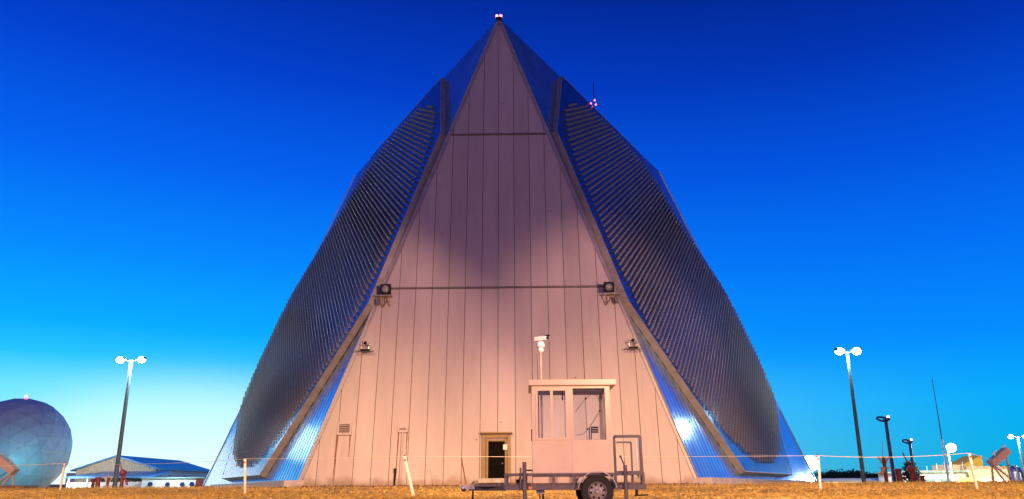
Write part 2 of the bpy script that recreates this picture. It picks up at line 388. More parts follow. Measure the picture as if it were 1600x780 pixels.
for sg in (-1, 1):
    fc = Face(sg)
    # corrugated siding over the whole face
    mb = MB(); prof = []; a = SI1[0]; pitch = .62
    while a < SO0[0]:
        for da, t in ((0, 0), (.30, 0), (.38, .022), (.54, .022)): prof.append((a+da, t))
        a += pitch
    prof = [q for q in prof if q[0] < SO0[0]-.02]+[(SO0[0], 0)]
    def lo(a): return 0 if a >= 0 else 34.05*(a/-1.83)
    vs = []; fs = []
    for (a, t) in prof: vs += [fc.p(a, min(lo(a), hmax(a)), t), fc.p(a, hmax(a), t)]
    for i in range(len(prof)-1): fs.append((2*i, 2*i+2, 2*i+3, 2*i+1))
    mb.add(vs, fs); mb.build('metal_siding', M['siding'], bld)
    # corner flashing against the front wall and at the outer corner, roof edge
    MB().bar(fc.p(.0, .1, .03), fc.p(-1.80, 33.6, .03), .10, .12, up=fc.n).build('corner_flashing', M['trim'], bld)
    MB().bar(fc.p(33, 0, 0), fc.p(28.8, 32.66, 0), .16, .16, up=fc.n).build('corner_flashing', M['siding'], bld)
    MB().bar(fc.p(-1.7, 33.9, -.16), fc.p(28.8, 32.56, -.16), .16, .16, up=fc.n).build('roof_edge_flashing', M['navyroof'], bld)
    # octagonal array panel
    mb = MB(); mb.prism([fc.p(a, h, .075) for a, h in OCT], fc.n*(TH-.075)); panel = mb.build('array_panel', M['arrayface'], bld)
    # painted edge band round the panel, a few mm proud of it
    mb = MB()
    for k in range(NO):
        (a0, h0), (a1, h1) = OCT[k], OCT[(k+1) % NO]; l = math.hypot(a1-a0, h1-h0); ea, eh = (a1-a0)/l, (h1-h0)/l; na, nh = eh, -ea
        (ap, hp), (an, hn) = OCT[k-1], OCT[(k+2) % NO]
        def cor(P, Q, Z):     # mitre outward offset of corner Q
            u = Vector((Q[0]-P[0], Q[1]-P[1])).normalized(); v = Vector((Z[0]-Q[0], Z[1]-Q[1])).normalized()
            n1, n2 = Vector((u.y, -u.x)), Vector((v.y, -v.x)); m_ = (n1+n2).normalized(); return m_/m_.dot(n1)
        m0, m1 = cor((ap, hp), (a0, h0), (a1, h1)), cor((a0, h0), (a1, h1), (an, hn))
        def q(a, h, m_, o, t): return fc.p(a+m_.x*o, h+m_.y*o, t)
        for (o0, o1, t0, t1) in ((.003, .05, .026, TH+.012),):
            vs = [q(a0, h0, m0, o0, t0), q(a1, h1, m1, o0, t0), q(a1, h1, m1, o1, t0), q(a0, h0, m0, o1, t0),
                  q(a0, h0, m0, o0, t1), q(a1, h1, m1, o0, t1), q(a1, h1, m1, o1, t1), q(a0, h0, m0, o1, t1)]
            mb.add(vs, [(0, 1, 5, 4), (2, 3, 7, 6), (4, 5, 6, 7), (0, 3, 2, 1)])
    mb.build('edge_band', M['rail'], panel)
    # fine ribs of the face sheet
    mb = MB(); a = -.4
    while a < 30:
        los, his = [], []
        for k in range(NO):
            (a0, h0), (a1, h1) = OCT[k], OCT[(k+1) % NO]
            if (a0-a)*(a1-a) < 0:
                hh = h0+(h1-h0)*(a-a0)/(a1-a0); los.append(hh)
        if len(los) == 2 and abs(los[0]-los[1]) > .3:
            mb.bar(fc.p(a, min(los)+.05, TH+.003), fc.p(a, max(los)-.05, TH+.003), .05, .012, up=fc.n)
        a += .37238
    mb.build('face_ribs', M['arrayface'], panel)
    # antenna elements: the 50 nearest of each face as objects, the rest as one stuff mesh
    rot = Matrix((fc.b, fc.g, fc.n)).transposed()
    order = sorted(lat, key=lambda q: (fc.p(q[0], q[1], TH)-CAM).length)
    lv = np.array([tuple(v) for v in EG.v]); RM = np.array(rot); fq = [f for f in EG.f if len(f) == 4]; ft = [f for f in EG.f if len(f) == 6]
    fq = np.array(fq+[(f[0], f[1], f[2], f[3]) for f in ft]+[(f[0], f[3], f[4], f[5]) for f in ft])
    wl = lv@RM.T
    rest = order[50:]
    pos = np.array([tuple(fc.p(a, h, TH)) for a, h in rest])
    V = (pos[:, None, :]+wl[None]).reshape(-1, 3)-np.array(worldloc(panel)); Q = (fq[None]+(np.arange(len(rest))*len(lv))[:, None, None]).reshape(-1, 4)
    o = bpy.data.objects.new('antenna_elements', np_mesh('antenna_elements', V, Q, M['element'])); COL.objects.link(o); o.parent = panel; o['kind'] = 'stuff'
    proto = None
    for a, h in order[:50]:
        if proto is None:
            me = np_mesh('antenna_element', wl, fq, M['element']); o = proto = bpy.data.objects.new('antenna_element', me)
        else: o = proto.copy()
        COL.objects.link(o); o.parent = panel; o.location = fc.p(a, h, TH)-worldloc(panel)
    # plinth under the face: battered concrete upstand
    mb = MB(); u = fc.b; n = Vector((fc.n.x, fc.n.y, 0)).normalized()
    a0, a1 = fc.p(-.15, 0)+n*.75, fc.p(27, 0)+n*.35
    e0, e1 = fc.p(-.15, 0)-n*.6, fc.p(27, 0)-n*.6
    top = .34
    vs = [e0+Vector((0, 0, -1)), e1+Vector((0, 0, -1.4)), a1+n*.1+Vector((0, 0, -1.4)), a0+n*.1+Vector((0, 0, -1)),
          e0+Vector((0, 0, top)), e1+Vector((0, 0, .1)), a1+Vector((0, 0, .1)), a0+Vector((0, 0, top))]
    mb.add(vs, [(0, 1, 2, 3), (4, 7, 6, 5), (0, 4, 5, 1), (2, 6, 7, 3), (0, 3, 7, 4), (1, 5, 6, 2)]); mb.build('plinth', M['conc'], bld)
fl, fr = Face(-1), Face(1)
MB().prism([P0+Vector((0, 0, -.05)), fr.p(28.75, 32.6), fl.p(28.75, 32.6)], (0, 0, -.4)).build('roof', M['roof'], bld)
MB().add([fl.p(33, 0), fr.p(33, 0), fr.p(28.8, 32.66), fl.p(28.8, 32.66)], [(0, 1, 2, 3)]).build('rear_wall', M['siding'], bld)
for px, py in ((785, 162), (745, 687), (783, 660), (899, 590), (690, 365), (860, 330)):
    MB().lathe(on_c(px, py, 0.), cn, [(.045, 0), (.04, .025)], 8).build('fixing', M['rust'], front)
# door with hood, frame, step and sign plates
dx0, dx1, dz0, dz1 = -.86, .72, .02, 2.72
door = MB(); 
for x in (dx0, dx1): door.obox(CP((x+(.09 if x < 0 else -.09)), (dz0+dz1)/2, .09), (.09, 0, 0), cn*.09, cu*((dz1-dz0)/2))
door.obox(CP((dx0+dx1)/2, dz1-.10, .09), ((dx1-dx0)/2-.182, 0, 0), cn*.088, cu*.1)
for x in (dx0+.28, dx1-.26): door.obox(CP(x, 1.32, .05), (.06, 0, 0), cn*.05, cu*1.15)
door.obox(CP(-.07, 2.4, .05), (.455, 0, 0), cn*.05, cu*.05)
door = door.build('door', M['doorframe'], bld, bevel=.012)
MB().obox(CP(-.07, 1.33, .02), (.46, 0, 0), cn*.018, cu*1.02).build('door_leaf', M['darkdoor'], door)
mb = MB(); mb.obox(CP(-.07, dz1+.05, .17), (.9, 0, 0), cn*.19, cu*.035)
mb.build('hood', M['doorframe'], door, bevel=.01)
MB().obox(CP(.44, 2.02, .13), (.13, 0, 0), cn*.012, cu*.14).build('notice_plate', M['white'], door)
MB().obox(CP(-.15, .14, .45), (.86, 0, 0), cn*.42, cu*.12).build('step', M['conc'], door, bevel=.02)
MB().ball(CP(.26, 1.15, .07), .05, 8, 6).build('handle', M['chrome'], door)
# louvre vents
def vent(px0, py0, px1, py1, n, nm='louvre_vent'):
    a, b = on_c(px0, py0), on_c(px1, py1); x0, x1, z1, z0 = a.x, b.x, a.z, b.z; xm, zm = (x0+x1)/2, (z0+z1)/2; mb = MB()
    for x in (x0+.05, x1-.05): mb.obox(CP(x, zm, .06), (.05, 0, 0), cn*.06, cu*((z1-z0)/2))
    for z in (z0+.05, z1-.05): mb.obox(CP(xm, z, .06), ((x1-x0)/2-.1, 0, 0), cn*.058, cu*.05)
    v = mb.build(nm, M['panel'], bld); mb = MB()
    for i in range(n):
        z = z0+.1+(z1-z0-.2)*(i+.5)/n; mb.obox(CP(xm, z, .05), ((x1-x0)/2-.1, 0, 0), (cn*.9+cu*-.6).normalized()*.045, (cu*.9+cn*.6).normalized()*.012)
    mb.build('louvre_slats', M['panel'], v)
    MB().obox(CP(xm, zm, .006), ((x1-x0)/2-.09, 0, 0), cn*.004, cu*((z1-z0)/2-.09)).build('vent_shadow_box', M['seam'], v)
    return x0, x1, z0, z1
v1 = vent(528.5, 661, 549, 680, 4); v2 = vent(622, 667, 637.5, 676, 2)
# rust streaks below the vents: thin flat films
def streak(x, z1, z0, w0, w1, tilt=0):
    mb = MB(); n = 10; L_ = []; R_ = []
    for i in range(n+1):
        t = i/n; z = z1+(z0-z1)*t; w = (w0+(w1-w0)*t)*random.uniform(.7, 1.2); xx = x+tilt*t; L_.append(CP(xx-w/2, z, .003)); R_.append(CP(xx+w/2, z, .003))
    mb.prism(L_+R_[::-1], cn*.002); return mb
streak(v1[0]+.02, v1[2], .25, .13, .03, -.05).build('rust_streak', M['rust'], front)
streak(v1[1]-.06, v1[2], 1.5, .09, .02, 0).build('rust_streak', M['rust'], front)
streak(v2[0]+.05, v2[2], .3, .10, .04, -.03).build('rust_streak', M['rust'], front)
streak(v2[1]-.05, v2[2], 1.2, .07, .02, 0).build('rust_streak', M['rust'], front)
pp = MB(); a = v2[0]+.28; pp.tube([CP(a, v2[2]+.1, .1), CP(a, .05, .1)], .045, 8)
pp = pp.build('drain_pipe', M['panel'], bld, smooth=True)
pp = MB(); pp.tube([CP(a-.3, .75, .1), CP(a-.3, -.05, .1)], .05, 8); pp.obox(CP(a-.3, .8, .1), (.06, 0, 0), cn*.06, cu*.12); pp.build('standpipe', M['black'], bld)

# wall mounted floodlights and sensor brackets
def floodlight(px, py, side, label):
    c = on_c(px, py, .0); x, z = c.x, c.z
    t = thing('floodlight', label, 'floodlight', CP(x, z-.45), 'floodlights on the front wall')
    dirn = (cn+Vector((0, 0, -.25))).normalized(); upv = Vector((0, -dirn.z, dirn.y)).normalized() if dirn.y < 0 else cu
    upv = (Vector((0, 0, 1))-dirn*dirn.z).normalized()
    cc = CP(x, z, .55)
    mb = MB()       # open fronted housing
    for s_ in (-1, 1): mb.obox(cc+Vector((s_*.27, 0, 0)), (.03, 0, 0), dirn*.19, upv*.29)
    for s_ in (-1, 1): mb.obox(cc+upv*(s_*.26), (.24, 0, 0), dirn*.19, upv*.03)
    mb.obox(cc-dirn*.17, (.24, 0, 0), dirn*.02, upv*.23); hs = mb.build('housing', M['black'], t)
    mb = MB(); mb.lathe(cc-dirn*.15, dirn, [(.05, 0), (.14, .06), (.21, .2), (.205, .21), (.05, .02)], 16); mb.build('reflector', M['chrome'], t, smooth=True)
    MB().tube([cc-dirn*.1, cc+dirn*.08], .04, 8).build('lamp_tube', M['white'], t)
    MB().obox(cc+dirn*.175, (.238, 0, 0), dirn*.004, upv*.228).build('lens', M['glass'], t)
    mb = MB(); mb.obox(CP(x-side*.15, z-.37, .32), (.5, 0, 0), (0, .3, 0), (0, 0, .02)); mb.bar(CP(x-side*.3, z-.9, .03), CP(x-side*.3, z-.4, .55), .05); mb.bar(CP(x+side*.2, z-.9, .03), CP(x+side*.2, z-.4, .55), .05)
    mb.tube([cc-upv*.28, CP(x, z-.34, .5)], .05, 8)
    mb.build('bracket', M['rimpaint'], t)
    mb = MB(); mb.box(x-side*.45-.1, x-side*.45+.1, c.y-.5, c.y-.3, z-.85, z-.45); mb.tube([CP(x+.05, z-.4, .4), CP(x+.05, z-.7, .3), CP(x-.2, z-.95, .05)], .03, 6); mb.build('junction_box', M['trailer'], t)
    return t
floodlight(605, 457, 1, 'black square floodlight on a bracket by the left metal edge')
floodlight(950, 454, -1, 'black square floodlight on a bracket by the right metal edge')
def sensor(px, py, label):
    c = on_c(px, py); x, z = c.x, c.z
    t = thing('sensor_bracket', label, 'sensor bracket', CP(x, z-.2), 'three headed brackets on the front wall')
    mb = MB(); mb.obox(CP(x, z-.25, .3), (.52, 0, 0), (0, .07, 0), (0, 0, .03)); mb.obox(CP(x, z-.25, .15), (.05, 0, 0), (0, .16, 0), (0, 0, .04)); mb.build('cross_arm', M['trailer'], t)
    MB().obox(CP(x, z-.19, .3), (.27, 0, 0), (0, .1, 0), (0, 0, .06)).build('control_box', M['black'], t)
    for k, (dx, hh, m_) in enumerate(((-.22, .26, 'chrome'), (0, .34, 'black'), (.24, .24, 'chrome'))):
        b0 = CP(x+dx*.8, z-.15, .3); b1 = CP(x+dx, z-.15+hh, .3)
        mb = MB(); mb.tube([b0, b1], .018, 6); mb.ball(b1+Vector((0, -.03, .06)), .1 if k == 1 else .085, 12, 8, (1, .7, 1)); mb.build('sensor_head', M[m_], t, smooth=True)
    return t
sensor(572, 545, 'small bracket of three sensor heads near the left wall edge')
sensor(988, 541, 'small bracket of three sensor heads near the right wall edge')

# beacon at the apex, mast behind the right roof edge
t = thing('roof_beacon', 'twin red warning lamps on the very tip of the pyramid', 'warning lamp', P0)
MB().box(-.22, .22, -.1, .25, H-.1, H+.06).build('base', M['black'], t, bevel=.02)
for s_ in (-1, 1):
    MB().tube([(s_*.14, 0, H+.04), (s_*.14, 0, H+.22)], [.1, .09], 10).build('lamp', M['lampred'], t, smooth=True)
    MB().ball((s_*.14, -.07, H+.12), .06, 8, 6).build('bulb', M['lamppink'], t, smooth=True)
q = W(927, 166, 12.); mz = W(927, 128, 12.).z
t = thing('lightning_mast', 'thin dark mast with pink red lamps on the right roof edge', 'mast', (q.x, 12, q.z-1))
MB().tube([(q.x+.08, 12, q.z-1.2), (q.x+.08, 12, mz)], [.07, .035], 8).build('pole', M['navy'], t)
for dx, dz in ((-.22, .15), (.2, .05), (.12, .45)): 
    MB().ball((q.x+dx, 11.8, q.z+dz), .085, 8, 6).build('lamp', M['lampred'], t, smooth=True)

# ------------------------------------------------------------------ guard booth on the utility trailer
YN, YF = -31.75, -30.05
def X(px, Y=YN): return W(px, 745, Y).x
def Zt(py, Y=YN, px=900): return W(px, py, Y).z
TG = gz(2, -31)
tr = thing('utility_trailer', 'grey open utility trailer with one axle carrying the cream booth', 'trailer', (X(900), -30.9, TG))
zt, zb = Zt(741), Zt(764)
x0, x1 = X(789), X(1007)
def rail(y, nm):
    mb = MB(); mb.bar((x0, y, zt), (x1, y, zt), .06, .05); mb.bar((x0, y, zb+.03), (x1, y, zb+.03), .06, .10)
    for px in (790, 822, 865, 897, 961, 1005): mb.bar((X(px), y, zb+.08), (X(px), y, zt-.025), .055, .045, up=(0, 1, 0))
    return mb.build(nm, M['trailer'], tr)
rail(YN, 'side_rail'); rail(YF, 'side_rail')
mb = MB()
for x in (x0, x1): mb.bar((x, YN+.03, zb+.03), (x, YF-.03, zb+.03), .06, .10); 
mb.bar((x0, YN+.03, zt), (x0, YF-.03, zt), .05)
for k in range(1, 4): mb.bar((x0+(x1-x0)*k/4, YN+.03, zb), (x0+(x1-x0)*k/4, YF-.03, zb), .05, .06)
mb.build('chassis', M['trailer'], tr)
mb = MB()
for k in range(9):
    ya = YN+.05+(YF-YN-.1)*k/9; mb.box(x0+.04, x1-.04, ya+.004, ya+(YF-YN-.1)/9-.004, zb+.085, zb+.12)
mb.build('deck', M['deckwood'], tr)
ym = (YN+YF)/2; xt = X(732)
mb = MB(); mb.bar((x0, YN+.1, zb+.02), (xt+.1, ym, zb+.02), .07, .1); mb.bar((x0, YF-.1, zb+.02), (xt+.1, ym, zb+.02), .07, .1); mb.bar((xt-.05, ym, zb+.02), (x0+.1, ym, zb+.02), .08, .1)
mb.build('tongue', M['trailer'], tr)
MB().box(xt+.1, x0, YN+.15, YF-.15, zb+.06, zb+.10).build('tongue_plate', M['trailer'], tr)
mb = MB(); mb.box(xt-.18, xt+.08, ym-.06, ym+.06, zb+.0, zb+.09); mb.ball((xt-.16, ym, zb+.02), .07, 10, 8); mb.tube([(xt-.02, ym, zb+.05), (xt+.06, ym, zb+.16)], .02, 6); mb.build('coupler', M['chrome'], tr, smooth=True)
MB().tube([(X(735), ym, zb), (X(735), ym, TG)], .02, 6).build('tongue_leg', M['black'], tr)
# wheels
hx, hz = X(932), W(932, 768, YN-.12).z; wr = .335
def wheel(y, sgn):
    tg = -1 if sgn < 0 else 1
    mb = MB(); mb.lathe((hx, y, hz), (0, tg, 0), [(.17, -.02), (.185, .0), (.205, .012), (.29, .02), (.325, .0), (wr, -.03), (wr, -.16), (.32, -.195), (.2, -.2)], 40, False)
    w = mb.build('wheel', M['rubber'], tr, smooth=True)
    mb = MB(); mb.lathe((hx, y, hz), (0, tg, 0), [(.192, .008), (.183, .014), (.172, -.02), (.155, -.05), (.115, -.035), (.085, -.01), (.07, -.01)], 36, False)
    rim = mb.build('rim', M['rimpaint'], w, smooth=True)
    mb = MB()
    for k in range(8):
        a = k*math.pi/4+.2; mb.lathe((hx+.134*math.cos(a), y+tg*-.05, hz+.134*math.sin(a)), (0, tg, .0), [(.024, 0), (.024, .016)], 10)
    mb.build('rim_holes', M['black'], rim)
    mb = MB(); mb.lathe((hx, y, hz), (0, tg, 0), [(.05, -.01), (.05, .05), (.035, .065)], 16)
    for k in range(5):
        a = k*2*math.pi/5; mb.tube([(hx+.075*math.cos(a), y-tg*.01, hz+.075*math.sin(a)), (hx+.075*math.cos(a), y+tg*.018, hz+.075*math.sin(a))], .012, 6)
    mb.build('hub', M['chrome'], rim, smooth=True)
wheel(YN-.14, -1); wheel(YF+.14, 1)
for y0, y1 in ((YN-.36+.16, YN-.035), (YF+.035, YF+.2)):
    mb = MB(); pts = []
    for k in range(13):
        a = math.pi*(.06+.88*k/12); pts.append((hx+.41*math.cos(a), hz+.41*math.sin(a)))
    pts2 = [(hx+(x-hx)*.965, hz+(z-hz)*.965) for x, z in pts]
    mb.prism([Vector((x, y0, z)) for x, z in pts+pts2[::-1]], (0, y1-y0, 0)); mb.build('mudguard', M['chrome'], tr)
MB().tube([(hx, YN-.1, hz), (hx, YF+.1, hz)], .04, 10).build('axle', M['black'], tr)
# stabiliser posts
mb = MB(); xx = X(819.5); zz = W(819.5, 722, YN-.08).z; mb.tube([(xx, YN-.09, TG-.05), (xx, YN-.09, zz)], .042, 10); mb.tube([(xx, YN-.09, zb-.02), (xx, YN-.09, zb+.12)], .06, 10); xx2 = X(813.5); mb.tube([(xx2, YN-.07, zb), (xx2, YN-.07, W(813, 731, YN).z)], .02, 8)
mb.build('stabiliser_post', M['trailer'], tr, smooth=True)
mb = MB(); xx = X(976.5); zz = W(976.5, 727, YN-.08).z; mb.tube([(xx, YN-.09, TG-.05), (xx, YN-.09, zz)], .04, 10); mb.tube([(xx, YN-.09, zz-.03), (xx-.08, YN-.09, zz+.16)], .016, 8); mb.ball((xx-.085, YN-.09, zz+.175), .028, 8, 6)
mb.build('stabiliser_post', M['trailer'], tr, smooth=True)
# loading gate folded against the rear corner
mb = MB(); gy = YN+.10; ga, gb = X(962, gy), X(1003, gy); gt = W(980, 682, gy).z; g0 = zb+.1
mb.bar((ga, gy, g0), (ga, gy, gt), .05); mb.bar((gb, gy, g0), (gb, gy, gt), .06); mb.bar((ga, gy, gt), (gb, gy, gt), .05, .06); mb.bar((ga, gy, W(980, 738, gy).z), (gb, gy, W(980, 738, gy).z), .045, .05)
gate = mb.build('loading_gate', M['trailer'], tr)
mb = MB(); gi, gj = X(966, gy), X(989, gy); zz = W(980, 691, gy).z; mb.bar((gi, gy+.06, zz), (gj, gy+.06, zz), .035); mb.bar((gj, gy+.06, zz), (gj, gy+.06, g0), .035)
mb.build('inner_frame', M['trailer'], gate)
MB().bar((X(998, gy), gy+.05, g0+.1), (X(998, gy), gy+.05, gt-.06), .045).build('bright_bar', M['alu'], gate)
# marker lights, number plate bracket, tail bracket
MB().box(X(825), X(831), YN-.05, YN-.034, zb-.0, zb+.05).build('side_reflector', M['amber'], tr)
mb = MB(); mb.box(X(838), X(851), YN+.3, YN+.5, Zt(772), Zt(765)); mb.tube([(X(845), YN+.4, Zt(772)), (X(845), YN+.4, zb)], .03, 6); mb.build('spare_bracket', M['chrome'], tr)
mb = MB(); mb.bar((X(994), YN+.05, zb), (X(994), YN+.05, Zt(776)), .05); mb.bar((X(990), YN+.05, Zt(775)), (X(1011), YN-.02, Zt(774)), .05, .03); mb.build('rear_step', M['black'], tr)
mb = MB(); bx0, bx1, bz = X(821), X(833), W(826, 735, YN+.25).z; by = YN+.3
mb.bar((bx0, by, bz), (bx1, by, bz), .03); mb.bar((bx0, by, bz), (bx0, by, zb+.1), .03); mb.bar((bx1, by, bz), (bx1, by, zb+.1), .03); mb.build('tie_down_hoop', M['black'], tr)
mb = MB(); mb.box(X(806), X(820), ym-.2, ym+.2, zb+.12, zb+.2); mb.box(X(810), X(815), ym-.15, ym+.15, zb+.2, zb+.25); mb.build('battery_box', M['black'], tr, bevel=.01)

# the booth
BY0, BY1 = YN+.12, YN+1.52; bz0 = zb+.122
bx0, bx1 = W(832.5, 745, BY0).x, W(958, 745, BY0).x
bzs = W(895, 687.5, BY0).z; bzt = W(895, 602.5, BY0).z
bo = thing('guard_booth', 'small cream guard booth with sliding window and flat roof on the trailer', 'guard booth', ((bx0+bx1)/2, (BY0+BY1)/2, bz0))
tk = .05
mb = MB(); mb.box(bx0, bx1, BY0, BY0+tk, bz0, bzs); mb.box(bx0, bx1, BY1-tk, BY1, bz0, bzs); mb.box(bx0, bx0+tk, BY0+tk, BY1-tk, bz0, bzs); mb.box(bx1-tk, bx1, BY0+tk, BY1-tk, bz0, bzs)
low = mb.build('lower_wall', M['booth'], bo)
MB().box((bx0+bx1)/2-.006, (bx0+bx1)/2+.006, BY0-.006, BY0-.001, bz0+.01, bzs-.01).build('panel_joint', M['alu'], low)
MB().box(bx0+tk, bx1-tk, BY0+tk, BY1-tk, bz0, bz0+.03).build('floor', M['boothin'], bo)
xm0, xm1 = W(888.5, 690, BY0).x, W(897, 690, BY0).x; pw = .085
mb = MB()
for xa, xb in ((bx0, bx0+pw), (xm0, xm1), (bx1-pw-.02, bx1)):
    mb.box(xa, xb, BY0, BY0+.07, bzs+.002, bzt-.002); mb.box(xa, xb, BY1-.07, BY1, bzs+.002, bzt-.002)
mb.box(bx0+.001, bx1-.001, BY0+.001, BY0+.068, bzt-.06, bzt-.001); mb.box(bx0+.001, bx1-.001, BY1-.068, BY1-.001, bzt-.06, bzt-.001)
mb.box(bx0, bx0+.06, BY0+.07, BY1-.07, bzt-.06, bzt-.001); mb.box(bx1-.06, bx1, BY0+.07, BY1-.07, bzt-.06, bzt-.001)
mb.build('corner_posts', M['booth'], bo)
# front sliding window
wx0, wx1 = bx0+pw, xm0; zb0, zt0 = bzs+.002, bzt-.062
mb = MB(); f_ = .045
for xa in (wx0, wx1-f_): mb.box(xa, xa+f_, BY0-.02, BY0+.05, zb0, zt0)
mb.box(wx0+f_, wx1-f_, BY0-.02, BY0+.05, zb0, zb0+f_); mb.box(wx0+f_, wx1-f_, BY0-.02, BY0+.05, zt0-f_, zt0); 
xc = (wx0+wx1)/2; mb.box(xc-.03, xc+.03, BY0-.01, BY0+.04, zb0+f_, zt0-f_)
win = mb.build('sliding_window', M['boothroof'], bo)
for xa, xb in ((wx0+f_, xc-.03), (xc+.03, wx1-f_)): MB().box(xa, xb, BY0+.01, BY0+.018, zb0+f_, zt0-f_).build('pane', M['glass'], win)
MB().box(xc+.22, xc+.25, BY0-.012, BY0+.01, zt0-.25, zt0-.06).build('catch', M['black'], win)
# fixed panes
MB().box(xm1, bx1-pw-.02, BY0+.02, BY0+.03, bzs+.002, bzt-.062).build('front_pane', M['glass'], bo)
MB().box(bx0+pw, xm0, BY1-.04, BY1-.03, bzs+.002, bzt-.062).build('rear_pane', M['glass'], bo)
MB().box(xm1, bx1-pw-.02, BY1-.04, BY1-.03, bzs+.002, bzt-.062).build('rear_pane', M['glass'], bo)
MB().box(bx0+.02, bx0+.03, BY0+.08, BY1-.08, bzs+.002, bzt-.062).build('side_pane', M['glass'], bo)
MB().box(bx1-.03, bx1-.02, BY0+.08, BY1-.08, bzs+.002, bzt-.062).build('side_pane', M['glass'], bo)
rx0, rx1 = W(826, 600, BY0-.12).x, W(962.5, 600, BY0-.12).x; rz = W(895, 593, BY0-.12).z
MB().box(rx0, rx1, BY0-.12, BY1+.12, bzt, rz).build('roof', M['boothroof'], bo, bevel=.008)
MB().box(bx0+.06, bx1-.06, BY0+.07, BY1-.07, bzt-.05, bzt-.003).build('ceiling', M['boothin'], bo)
# wiring with black clips and a meter box inside
mb = MB()
yb = BY1-.1
def B(px, py): return W(px, py, yb)
mb.tube([B(899, 643), B(915, 623)], .008, 6); mb.tube([B(915, 623), B(924, 616), B(933, 618), B(937, 628), B(937, 642)], .008, 6); mb.tube([B(937, 642), B(926, 660), B(918, 672)], .008, 6); mb.tube([B(918, 672), B(910, 679), B(900, 680)], .008, 6)
mb.build('wiring', M['wire'], bo)
for px, py in ((915.5, 623), (937, 642), (918, 671)): MB().ball(B(px, py), .022, 8, 6).build('cable_clip', M['black'], bo, smooth=True)
mb = MB()
for k in range(3): mb.obox(B(929, 668+k*3.6), (.085, 0, 0), (0, .03, 0), (0, 0, .018))
mb.tube([B(921, 668), B(921, 690)], .014, 6); mb.tube([B(924, 668), B(924, 690)], .012, 6); mb.build('meter_box', M['trailer'], bo)
MB().obox(W(831.5, 680, BY0+.3), (.02, 0, 0), (0, .12, 0), (0, 0, .12)).build('side_handle_box', M['black'], bo)

# camera mast behind the booth
my = -29.5; mx = W(848, 745, my).x
t = thing('camera_mast', 'thin mast with white security camera rising behind the booth', 'security camera', (mx, my, gz(mx, my)))
mt = W(848, 549, my).z
mb = MB(); mb.tube([(mx, my, gz(mx, my)-.05), (mx, my, mt)], .028, 10); mb.build('pole', M['tan'], t, smooth=True)
MB().tube([(mx-.075, my+.03, gz(mx, my)-.05), (mx-.075, my+.03, mt-.05)], .018, 8).build('conduit', M['trailer'], t)
mb = MB(); mb.lathe((mx, my, mt-.02), (0, 0, 1), [(.05, 0), (.075, .03), (.085, .07), (.06, .10), (.10, .13), (.11, .19), (.08, .25), (.05, .27)], 16); mb.build('pan_head', M['white'], t, smooth=True)
cv = Vector((1, -.45, .03)).normalized(); cc = Vector((mx+.01, my, mt+.315))
mb = MB(); mb.obox(cc, cv*.16, cv.cross(Vector((0, 0, 1)))*.055, (0, 0, .05)); h_ = mb.build('camera_housing', M['white'], t, bevel=.012)
MB().obox(cc+cv*.17+Vector((0, 0, .06)), cv*.06, cv.cross(Vector((0, 0, 1)))*.055, (0, 0, .008)).build('sun_shade', M['black'], h_)
MB().tube([cc+cv*.155, cc+cv*.185], .04, 10).build('lens', M['lens'], h_)

# ------------------------------------------------------------------ rope fence posts
ROPE = []
def gpt(px, py):          # ground point seen at a pixel
    d = ray(px, py)
    lo_, hi_ = 5, 90
    for _ in range(60):
        m_ = (lo_+hi_)/2; p = CAM+d*(m_/d.y)
        if p.z > gz(p.x, p.y): lo_ = m_
        else: hi_ = m_
    return CAM+d*(lo_/d.y)
def post(bpx, tpx, label, proto=None):
    b = gpt(*bpx); top = W(tpx[0], tpx[1], b.y+.0)
    t = thing('rope_post', label, 'post', (b.x, b.y, gz(b.x, b.y)), 'white rope fence posts')
    d = (top-b)
    mb = MB(); mb.tube([b-d*.08, b+d*.985, b+d], [.052, .052, .035], 12); mb.build('stake', M['whitepost'], t, smooth=True)
    mb = MB(); mb.tube([top-d.normalized()*.02, top+d.normalized()*.05], .02, 8); mb.build('rope_eye', M['black'], t)
    q = b+d*.9; MB().lathe(q+Vector((0, -.045, 0)), (0, -1, 0), [(.035, 0), (.035, .014)], 12).build('reflector', M['reflector'], t)
    return top
tp = [post((94, 766), (101, 724), 'white rope post in front of the geodesic dome'),
      post((383, 772), (383, 717), 'upright white rope post in front of the left antenna face'),
      post((646, 775), (632, 713), 'white rope post leaning in front of the panelled wall'),
      post((1282, 766), (1278, 712), 'white rope post beside the glaring low lamp'),
      post((1527, 765), (1514, 708), 'white rope post leaning in front of the yellow wedge building'),
      post((1594, 752), (1587, 727), 'small white rope post farthest away at the right edge')]
def rope(a, b, sag, label, r=.008):
    pts = [a+(b-a)*k/16+Vector((0, 0, -sag*4*(k/16)*(1-k/16))) for k in range(17)]
    o = MB().tube(pts, r, 6).build('rope', M['rope']); tag(o, label, 'rope', 'ropes strung between the posts'); recentre(o, pts[0])
far_l = W(-60, 728, tp[0].y)
rope(far_l, tp[0], .05, 'pale rope from the left picture edge across the dome to its post', .012)
rope(tp[0], tp[1], .12, 'pale rope strung past the hangar to the upright post')
rope(tp[1], tp[2], .03, 'pale rope strung between the upright post and the leaning post')
rope(tp[2], tp[3], .03, 'pale rope strung behind the trailer across the panelled wall')
rope(tp[3], tp[4], .10, 'pale rope strung between the glaring lamp and the leaning right post', .011)
rope(tp[4], tp[5], .08, 'pale rope strung to the farthest small post', .014)

